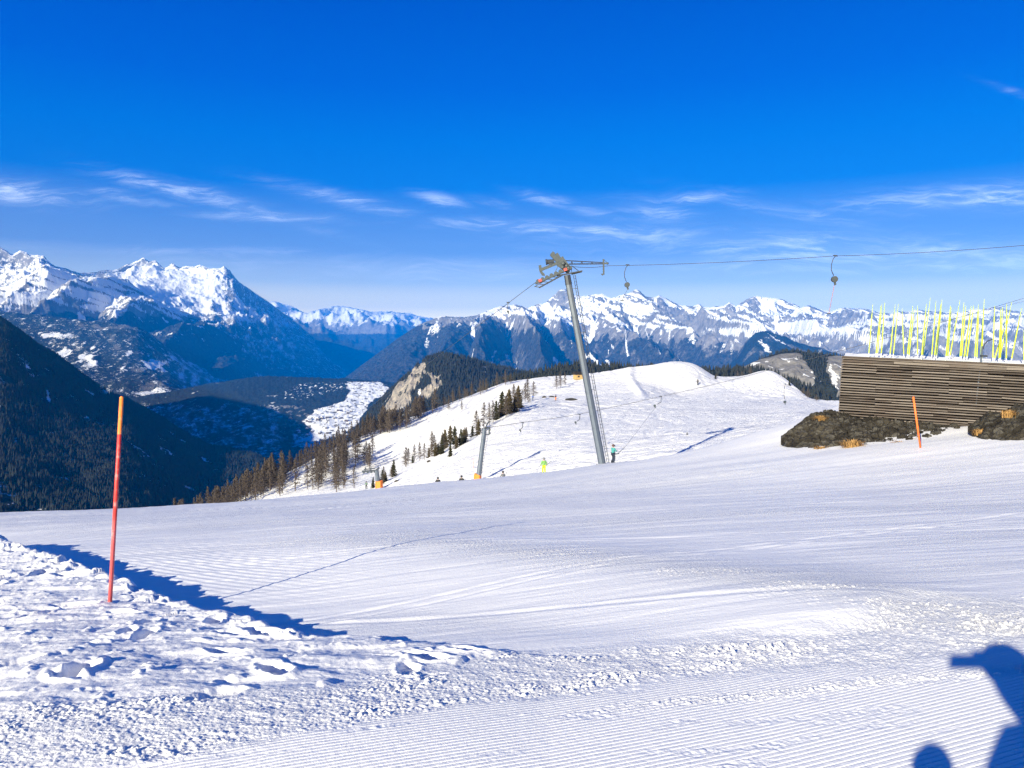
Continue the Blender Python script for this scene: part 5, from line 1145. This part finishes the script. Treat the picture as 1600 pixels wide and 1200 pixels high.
def mound(name, rows, label, px0, px1, seed):
    Q, s = rows_grid(rows, np.linspace(px0, px1, 260), 110, soft=5)
    c_, i_ = cells(Q[..., 0] * 3.2, Q[..., 1] * 3.2 + Q[..., 2] * 2, seed); c2_, i2_ = cells(Q[..., 0] * 8, Q[..., 1] * 8 + Q[..., 2] * 5, seed + 1)
    Q[..., 2] += (.34 * i_ * (c_ < .55) * (1 - c_ * .6) * .6 + .15 * i2_ * (c2_ < .5) * (1 - c2_ * .5) * .7 + .12 * fbm(Q[..., 0] * 1.2, Q[..., 1] * 1.2, 4, seed)) * sstep(-.1, .5, s)[:, None]
    me = np_mesh(name, Q.reshape(-1, 3), grid_faces(*Q.shape[:2])); f = Q.reshape(-1, 3); SHEETS[label] = (f,) + proj(f)
    return tag(link(name, me, M_shale), label, 'rock mound')
MOUND1 = 'dark shale mound with dry tufts under the plank wall'; MOUND2 = 'dark rocky bank rising at the edge in front of the plank wall'
mound('rock_mound', [[(1220, 695, 27.2), (1240, 703, 26.2), (1270, 708, 25.2), (1310, 709, 24.6), (1350, 706, 24.2), (1400, 700, 24.0), (1450, 694, 24.0), (1500, 684, 24.6)],
                     [(1220, 691, 27.8), (1250, 682, 27.0), (1290, 679, 26.3), (1350, 682, 25.6), (1400, 682, 25.4), (1450, 680, 25.4), (1500, 676, 25.4)],
                     [(1220, 689, 28.3), (1245, 667, 28.4), (1270, 654, 28.3), (1290, 647.5, 28.3), (1310, 651, 27.9), (1350, 658, 27.4), (1400, 664, 26.9), (1450, 668, 26.6), (1500, 669, 26.3)],
                     [(1220, 692, 30.5), (1260, 668, 31), (1300, 655, 31), (1400, 664, 30), (1500, 672, 29)]], MOUND1, 1220, 1500, 221)
mound('rock_mound', [[(1512, 676, 23.6), (1530, 691, 22.2), (1560, 694, 21.6), (1600, 693, 21.2), (1800, 700, 20.0)],
                     [(1512, 673, 23.8), (1535, 675, 22.8), (1570, 665, 22.4), (1600, 662, 22.0), (1800, 655, 21.0)],
                     [(1512, 671, 24.2), (1540, 656, 23.8), (1570, 645, 23.5), (1600, 638, 23.2), (1800, 615, 22.4)],
                     [(1512, 676, 25.5), (1570, 655, 25), (1800, 625, 24)]], MOUND2, 1512, 1800, 231)
M_tuft = simple('dry_grass', (.34, .20, .075), .8, 0, .5, 30)
def tuft(sheet_, px, py, wpx, hpx, label, seed):
    rg = random.Random(seed); g = hit(sheet_, px, py); s_ = g.y / F; w_, h_ = wpx * s_ * 1.25, hpx * s_ * 1.3
    m = MB()
    for i in range(420):
        a = rg.uniform(0, 6.283); r0 = abs(rg.gauss(0, .35)) * w_ * .5; b0 = V3(math.cos(a) * r0, math.sin(a) * r0 * .8, -.05)
        a2 = a + rg.uniform(-.7, .7); lean_ = rg.uniform(.15, .75) * w_ * .5; hh = h_ * rg.uniform(.45, 1.05); wd = rg.uniform(.006, .016)
        mid = b0 + V3(math.cos(a2) * lean_ * .5, math.sin(a2) * lean_ * .5, hh * .8); tp = b0 + V3(math.cos(a2) * lean_ * 1.3, math.sin(a2) * lean_ * 1.3, hh * rg.uniform(.5, 1.0)); sd = V3(-math.sin(a2), math.cos(a2), 0) * wd
        m.add([b0 - sd, b0 + sd, mid + sd * .8, mid - sd * .8, tp], [(0, 1, 2, 3), (3, 2, 4)])
    o = m.build('grass_tuft', M_tuft); o.location = g; return tag(o, label, 'grass tuft')
tuft(MOUND1, 1331, 703, 30, 17, 'big round orange-brown grass tuft at the foot of the rock mound', 1)
tuft(MOUND1, 1284, 704, 18, 9, 'small flat dry tuft at the front edge of the rock mound', 2)
tuft(MOUND1, 1283, 656, 22, 8, 'dry tuft on top of the rock mound next to the wall corner', 3)
tuft(MOUND1, 1409, 699, 24, 10, 'dry brown tuft by the foot of the thin orange pole', 4)
tuft(MOUND2, 1532, 678, 18, 9, 'dry tuft at the low end of the rocky bank', 5)
tuft(MOUND2, 1577, 650, 20, 11, 'pale dry tuft on top of the rocky bank', 6)
tuft(MOUND1, 1435, 690, 14, 7, 'little dry tuft behind the thin orange pole', 7)

# ------------------------------------------------------------------ trees
M_bark = simple('bark', (.085, .062, .05), .9, 0, .3, 3); M_larch = simple('larch_twigs', (.082, .068, .059), .9, 0, .4, 2.0, spec=.1); M_conif = simple('conifer_needles', (.044, .045, .022), .9, 0, .5, 1.2, spec=.1)
M_conif2 = simple('brownish_needles', (.092, .074, .040), .9, 0, .4, 1.2, spec=.1)
def larch_mesh(seed, dens=1.0, slim=1.0):
    """unit height: bare trunk and a crown of thin drooping twigs"""
    rg = random.Random(seed); tm = MB(); tm.tube([V3(0, 0, -.06), V3(.004, 0, .45), V3(rg.uniform(-.015, .015), 0, .98)], [.016, .011, .002], 6)
    cm = MB()
    for i in range(int(95 * dens)):
        z = .14 + .84 * (i / (95 * dens)) ** .9 + rg.uniform(-.02, .02); a = rg.uniform(0, 6.283)
        ln_ = (.27 * slim * (1.0 - z) ** .9 * (.55 + .45 * min(1, z * 3)) + .015) * rg.uniform(.5, 1.25); d_ = V3(math.cos(a), math.sin(a), rg.uniform(-.25, .25)); sd = V3(-math.sin(a), math.cos(a), 0)
        p0 = V3(0, 0, z); p1 = p0 + d_ * ln_ * .6 + V3(0, 0, .01); p2 = p0 + d_ * ln_ + V3(0, 0, -.01 + .03 * rg.random())
        cm.add([p0 + V3(0, 0, .004), p0 - V3(0, 0, .004), p1 - V3(0, 0, .003), p1 + V3(0, 0, .003), p2], [(0, 1, 2, 3), (3, 2, 4)])
        for j in range(7):
            k = rg.uniform(.03, 1.0) ** .6; q = p0.lerp(p2, k); h_ = rg.uniform(.018, .055); o_ = sd * rg.uniform(-.04, .04)
            cm.add([q - sd * .0075, q + sd * .0075, q + o_ + V3(0, 0, -h_ if rg.random() < .65 else h_ * .8)], [(0, 1, 2)])
    return tm, cm
def conifer_mesh(seed, slim=1.0):
    rg = random.Random(seed); tm = MB(); tm.tube([V3(0, 0, -.06), V3(0, 0, .5), V3(0, 0, .97)], [.022, .014, .003], 6); cm = MB()
    nl = 34
    for i in range(nl):
        z = .05 + .93 * i / nl; rr = (.25 * slim) * (1 - z) ** .75 + .012; lean = rg.uniform(.55, 1.25)
        for j in range(9):
            a = rg.uniform(0, 6.283); ln_ = rr * rg.uniform(.55, 1.25) * lean; d_ = V3(math.cos(a), math.sin(a), 0); sd = V3(-math.sin(a), math.cos(a), 0); wd = ln_ * rg.uniform(.16, .3) + .008
            p0 = V3(0, 0, z + .015); p1 = d_ * ln_ * .6 + V3(0, 0, z - .01); p2 = d_ * ln_ + V3(0, 0, z - rg.uniform(.0, .06))
            cm.add([p0, p1 - sd * wd, p2, p1 + sd * wd, p1 + V3(0, 0, -.035)], [(0, 1, 2, 3), (1, 4, 2), (4, 3, 2)])
    return tm, cm
PROTO = {}
def tree(kind, name, loc, h, label, cat, group, rot=0.0):
    if kind not in PROTO:
        fam = kind[0]; sd = int(kind[1:])
        if fam == 'l': tm, cm = larch_mesh(sd, 1.0 + .15 * (sd % 3), (1.4, 1.1, 1.7, 1.25)[sd % 4]); mt = M_larch
        elif fam == 'c': tm, cm = conifer_mesh(sd, (1.0, .85, 1.15)[sd % 3]); mt = M_conif
        elif fam == 'o': tm, cm = conifer_mesh(sd, 1.1); mt = M_conif2
        else: tm, cm = larch_mesh(sd, 1.3, 2.3); mt = M_larch
        e = empty(name, loc, label, cat, group, (0, 0, rot)); tm.build('trunk', M_bark, e); cm.build('crown', mt, e); PROTO[kind] = e
    else:
        e = copy_tree(PROTO[kind]); e.name = name; e['label'] = label; e['category'] = cat
        if group: e['group'] = group
        elif 'group' in e: del e['group']
        e.location = loc; e.rotation_euler = (0, 0, rot)
    e.scale = (h, h, h); return e
rt = random.Random(11)
sky_hs = lambda px: pl(HS, px)
G1 = ('bare brown larch in the dense brown mass at the low end of the snow slope', 'larches massed at the low end of the slope')
G2 = ('bare brown larch in the row along the far edge of the snow slope', 'larches along the far edge of the slope')
G3 = ('bare larch with a long shadow, standing scattered on the lower snow slope', 'larches scattered on the lower slope')
def stand(px, py, hpx, kind, lab, grp, cat='larch', name='larch_tree'):
    g = hit('snow_hill', px, py); g.z -= .15; hpx = hpx * (1.08 if kind[0] != 'b' else 1)
    return tree(kind, name, g, hpx * g.y / F, lab, cat, grp, rt.uniform(0, 6.28))
for i in range(78):
    px = rt.uniform(262, 428); py = sky_hs(px) + rt.uniform(-1, 16); stand(px, py, rt.uniform(26, 44), 'l%d' % rt.randint(1, 5), G1[0], G1[1])
px = 415.0
while px < 800:
    for j in range(3 if 560 < px < 665 else 2 if px < 660 else 1):
        if rt.random() < (.95 if px < 680 else .75): stand(px + rt.uniform(-4, 4), sky_hs(px) + rt.uniform(0, 9) * (1 if px < 700 else .4), rt.uniform(20, 33) * (1.0 if px < 680 else .72), 'l%d' % rt.randint(1, 5), G2[0], G2[1])
    px += rt.uniform(5.0, 8.5)
for cx_, cy_, sx_, sy_, n_, h0, h1 in [(390, 772, 26, 9, 10, 26, 38), (440, 762, 22, 12, 12, 26, 42), (500, 735, 22, 14, 8, 24, 36), (540, 730, 18, 14, 11, 26, 38), (575, 725, 12, 10, 5, 22, 34), (610, 672, 26, 8, 9, 24, 33), (655, 650, 14, 5, 5, 22, 30), (500, 762, 20, 7, 6, 26, 36), (530, 765, 16, 4, 5, 28, 36)]:
    for i in range(int(n_ * 1.35)):
        px = rt.gauss(cx_, sx_ * .6); py = min(rt.gauss(cy_, sy_ * .6), pl(CREST, px) - 1); py = max(py, sky_hs(px) + 3); stand(px, py, rt.uniform(h0, h1) * 1.2, 'l%d' % rt.randint(1, 5), G3[0], G3[1])
T2 = [('c1', 615, 744, 27, 'dark conifer at the lower end of the tree line, next to the padded pylon'), ('l2', 634, 729, 30, None), ('c2', 645, 723, 13, 'very small dark conifer between two bare larches in the tree line'), ('l1', 655, 719, 28, None), ('l3', 662, 717, 26, None), ('l4', 675, 713, 38, None),
      ('o1', 681, 712, 22, None), ('c3', 690, 709, 26, None), ('c1', 704, 713, 21, 'lone small dark conifer standing out on the snow below the tree line'), ('o2', 703, 691, 27, None), ('c2', 711, 693, 28, None), ('c3', 720, 695, 26, None), ('o1', 729, 683, 15, None), ('l2', 744, 676, 34, None), ('o2', 748, 679, 25, None),
      ('l3', 757, 669, 40, None), ('l1', 765, 664, 34, None), ('c1', 775, 656, 30, None), ('c2', 785, 649, 38, None), ('o1', 795, 646, 38, None), ('l4', 803, 642, 40, None), ('o2', 810, 636, 34, None), ('l5', 820, 627, 28, None), ('l2', 834, 621, 25, None), ('o1', 783, 651, 22, None), ('c3', 598, 755, 22, None), ('c1', 583, 762, 18, None), ('l5', 600, 752, 24, None),
      ('l1', 721, 641, 15, 'small lone larch out on the white slope above the tree line'), ('l2', 693, 630, 12, None), ('o2', 670, 714, 16, None), ('c2', 738, 682, 17, None)]
for i in range(34):
    px = rt.uniform(596, 838); py = float(np.interp(px, [596, 640, 704, 760, 838], [756, 726, 702, 667, 619])) + rt.uniform(-5, 5)
    T2.append((rt.choice(['l1', 'l2', 'l3', 'l4', 'l5', 'o1', 'o2', 'o1', 'l3']), px, py, rt.uniform(16, 34) * (1 if px > 690 else .85), None))
for kd, px, py, hp, lab in T2:
    if kd[0] == 'l': a = ('bare larch among the conifers of the slanting tree line', 'larches of the slanting tree line', 'larch', 'larch_tree')
    else: a = (('dark green conifer in the slanting tree line' if kd[0] == 'c' else 'brownish green conifer in the slanting tree line'), 'conifers of the slanting tree line' if kd[0] == 'c' else 'brownish conifers of the slanting tree line', 'conifer', 'conifer_tree')
    stand(px, py, hp, kd, lab or a[0], None if lab else a[1], a[2], a[3])
for px, py, hp in ((869, 607, 20), (876, 605, 24), (882, 602, 20)): stand(px, py, hp, 'l%d' % (px % 4 + 1), 'pale bare larch in the small clump near the hut', 'larches in the clump near the hut')
for px, py, hp, kd in ((1119, 592, 9, 'b1'), (1152, 587, 10, 'b2'), (1160, 587, 8, 'b1'), (1172, 584, 12, 'b3'), (1262, 622, 16, 'b2'), (1275, 627, 12, 'b3'), (1255, 616, 12, 'b1')):
    stand(px, py, hp, kd, 'bare brown shrub on the lip of the snow humps' if px < 1200 else 'bare brown shrub at the foot of the snow hump by the wall', 'shrubs on the lip of the humps' if px < 1200 else 'shrubs at the foot of the hump', 'shrub', 'bare_shrub')
for px, py, hp in ((1233, 602, 9), (1074, 680, 6), (1118, 592, 7)): stand(px, py, hp, 'c2', {1233: 'tiny dark conifer on the slope of the right snow hump', 1074: 'tiny dark conifer alone on the skied slope right of the skier in teal', 1118: 'tiny dark conifer in the dip between the two snow humps'}[px], None, 'conifer', 'conifer_tree')

# hut, dark rocks on the slope
g = hit('snow_hill', 905, 592); g.y = 395; g = PV(905, 592, 395)
e = empty('wooden_hut', g, 'tiny yellow-brown wooden hut on the far brow behind the pylon', 'hut', None, (0, 0, R(20)))
m = MB(); m.bar(V3(-2.6, 0, 1.1), V3(2.6, 0, 1.1), 3.6, 2.6); m.build('wall', simple('honey_wood', (.42, .28, .12), .8, 0, .3, 1.5), e)
m = MB(); m.add([(-3.2, -2.3, 2.3), (3.2, -2.3, 2.3), (3.2, 0, 3.7), (-3.2, 0, 3.7), (-3.2, 2.3, 2.3), (3.2, 2.3, 2.3)], [(0, 1, 2, 3), (3, 2, 5, 4), (0, 3, 4), (1, 5, 2), (0, 4, 5, 1)]); m.build('roof', M_dark, e)
m = MB(); m.bar(V3(1.2, -1.84, .9), V3(2.1, -1.84, .9), .06, 1.7); m.build('door', M_dark, e)
m = MB(); m.bar(V3(-1.6, -1.84, 1.3), V3(-.6, -1.84, 1.3), .06, .8); m.build('window', M_dark, e)
def rock(px, py, wpx, hpx, label, group=None):
    g = hit('snow_hill', px, py); s_ = g.y / F; m = MB(); m.ball((0, 0, 0), 1.0, 14, (wpx * s_ / 2, wpx * s_ / 2.5, hpx * s_ / 1.6)); rg = random.Random(int(px))
    m.v = [tuple(c * (1 + rg.uniform(-.22, .22)) for c in v) for v in m.v]
    o = m.build('rock', M_shale); o.location = g; return tag(o, label, 'rock', group)
rock(892, 624, 19, 4, 'long flat dark rock in the snow close behind the tall pylon'); rock(851, 621, 7, 4, 'small dark rock leftmost of the three below the larch clump'); rock(862, 620, 9, 3, 'dark rock between the small one and the long flat one'); rock(670, 722, 7, 4, 'small dark stone in the snow under the tree line'); rock(933, 726, 2.5, 2, 'small dark stone at the foot of the tall pylon')
rock(620, 752, 8, 3, 'low dark stump in the snow between the two padded pylons')

# village in the valley
M_chalet = simple('dark_chalet', (.10, .075, .06), .8, 0, .3, .2); M_sroof = simple('snowy_roof', (.7, .72, .76), .7, 0, .1, .2)
rv = random.Random(3); proto = None
for i in range(34):
    py = rv.uniform(640, 698); px = rv.uniform(478, 560) if py < 672 else rv.uniform(462, 545)
    g = hit('valley_hill', px, py); k = rv.uniform(.8, 1.5)
    if proto is None:
        e = empty('chalet', g, 'tiny dark chalet with a snowy roof in the valley village', 'chalet', 'chalets of the valley village')
        m = MB(); m.bar(V3(-7, 0, 3), V3(7, 0, 3), 11, 8); m.build('wall', M_chalet, e)
        m = MB(); m.add([(-8, -7, 6.5), (8, -7, 6.5), (8, 0, 11), (-8, 0, 11), (-8, 7, 6.5), (8, 7, 6.5)], [(0, 1, 2, 3), (3, 2, 5, 4), (0, 3, 4), (1, 5, 2), (0, 4, 5, 1)]); m.build('roof', M_sroof, e); proto = e
    else: e = copy_tree(proto); e.location = g
    e.rotation_euler = (0, 0, rv.uniform(0, 3.1)); e.scale = (k, k, k)
#END OBJECTS#


# ------------------------------------------------------------------ the air
hz = MB(); hz.bar((0, -2500, 420), (0, 32000, 420), 38000, 2364)
m_ = bpy.data.materials.new('thin_air'); m_.use_nodes = True; t = NT(m_.node_tree)
pv = t.n('ShaderNodeVolumePrincipled'); pv.inputs['Color'].default_value = (.0, .24, 1.0, 1); pv.inputs['Density'].default_value = HAZE; pv.inputs['Anisotropy'].default_value = -.25
o = t.n('ShaderNodeOutputMaterial'); t.l(pv.outputs[0], o.inputs['Volume'])
tag(hz.build('haze', m_), kind='stuff')
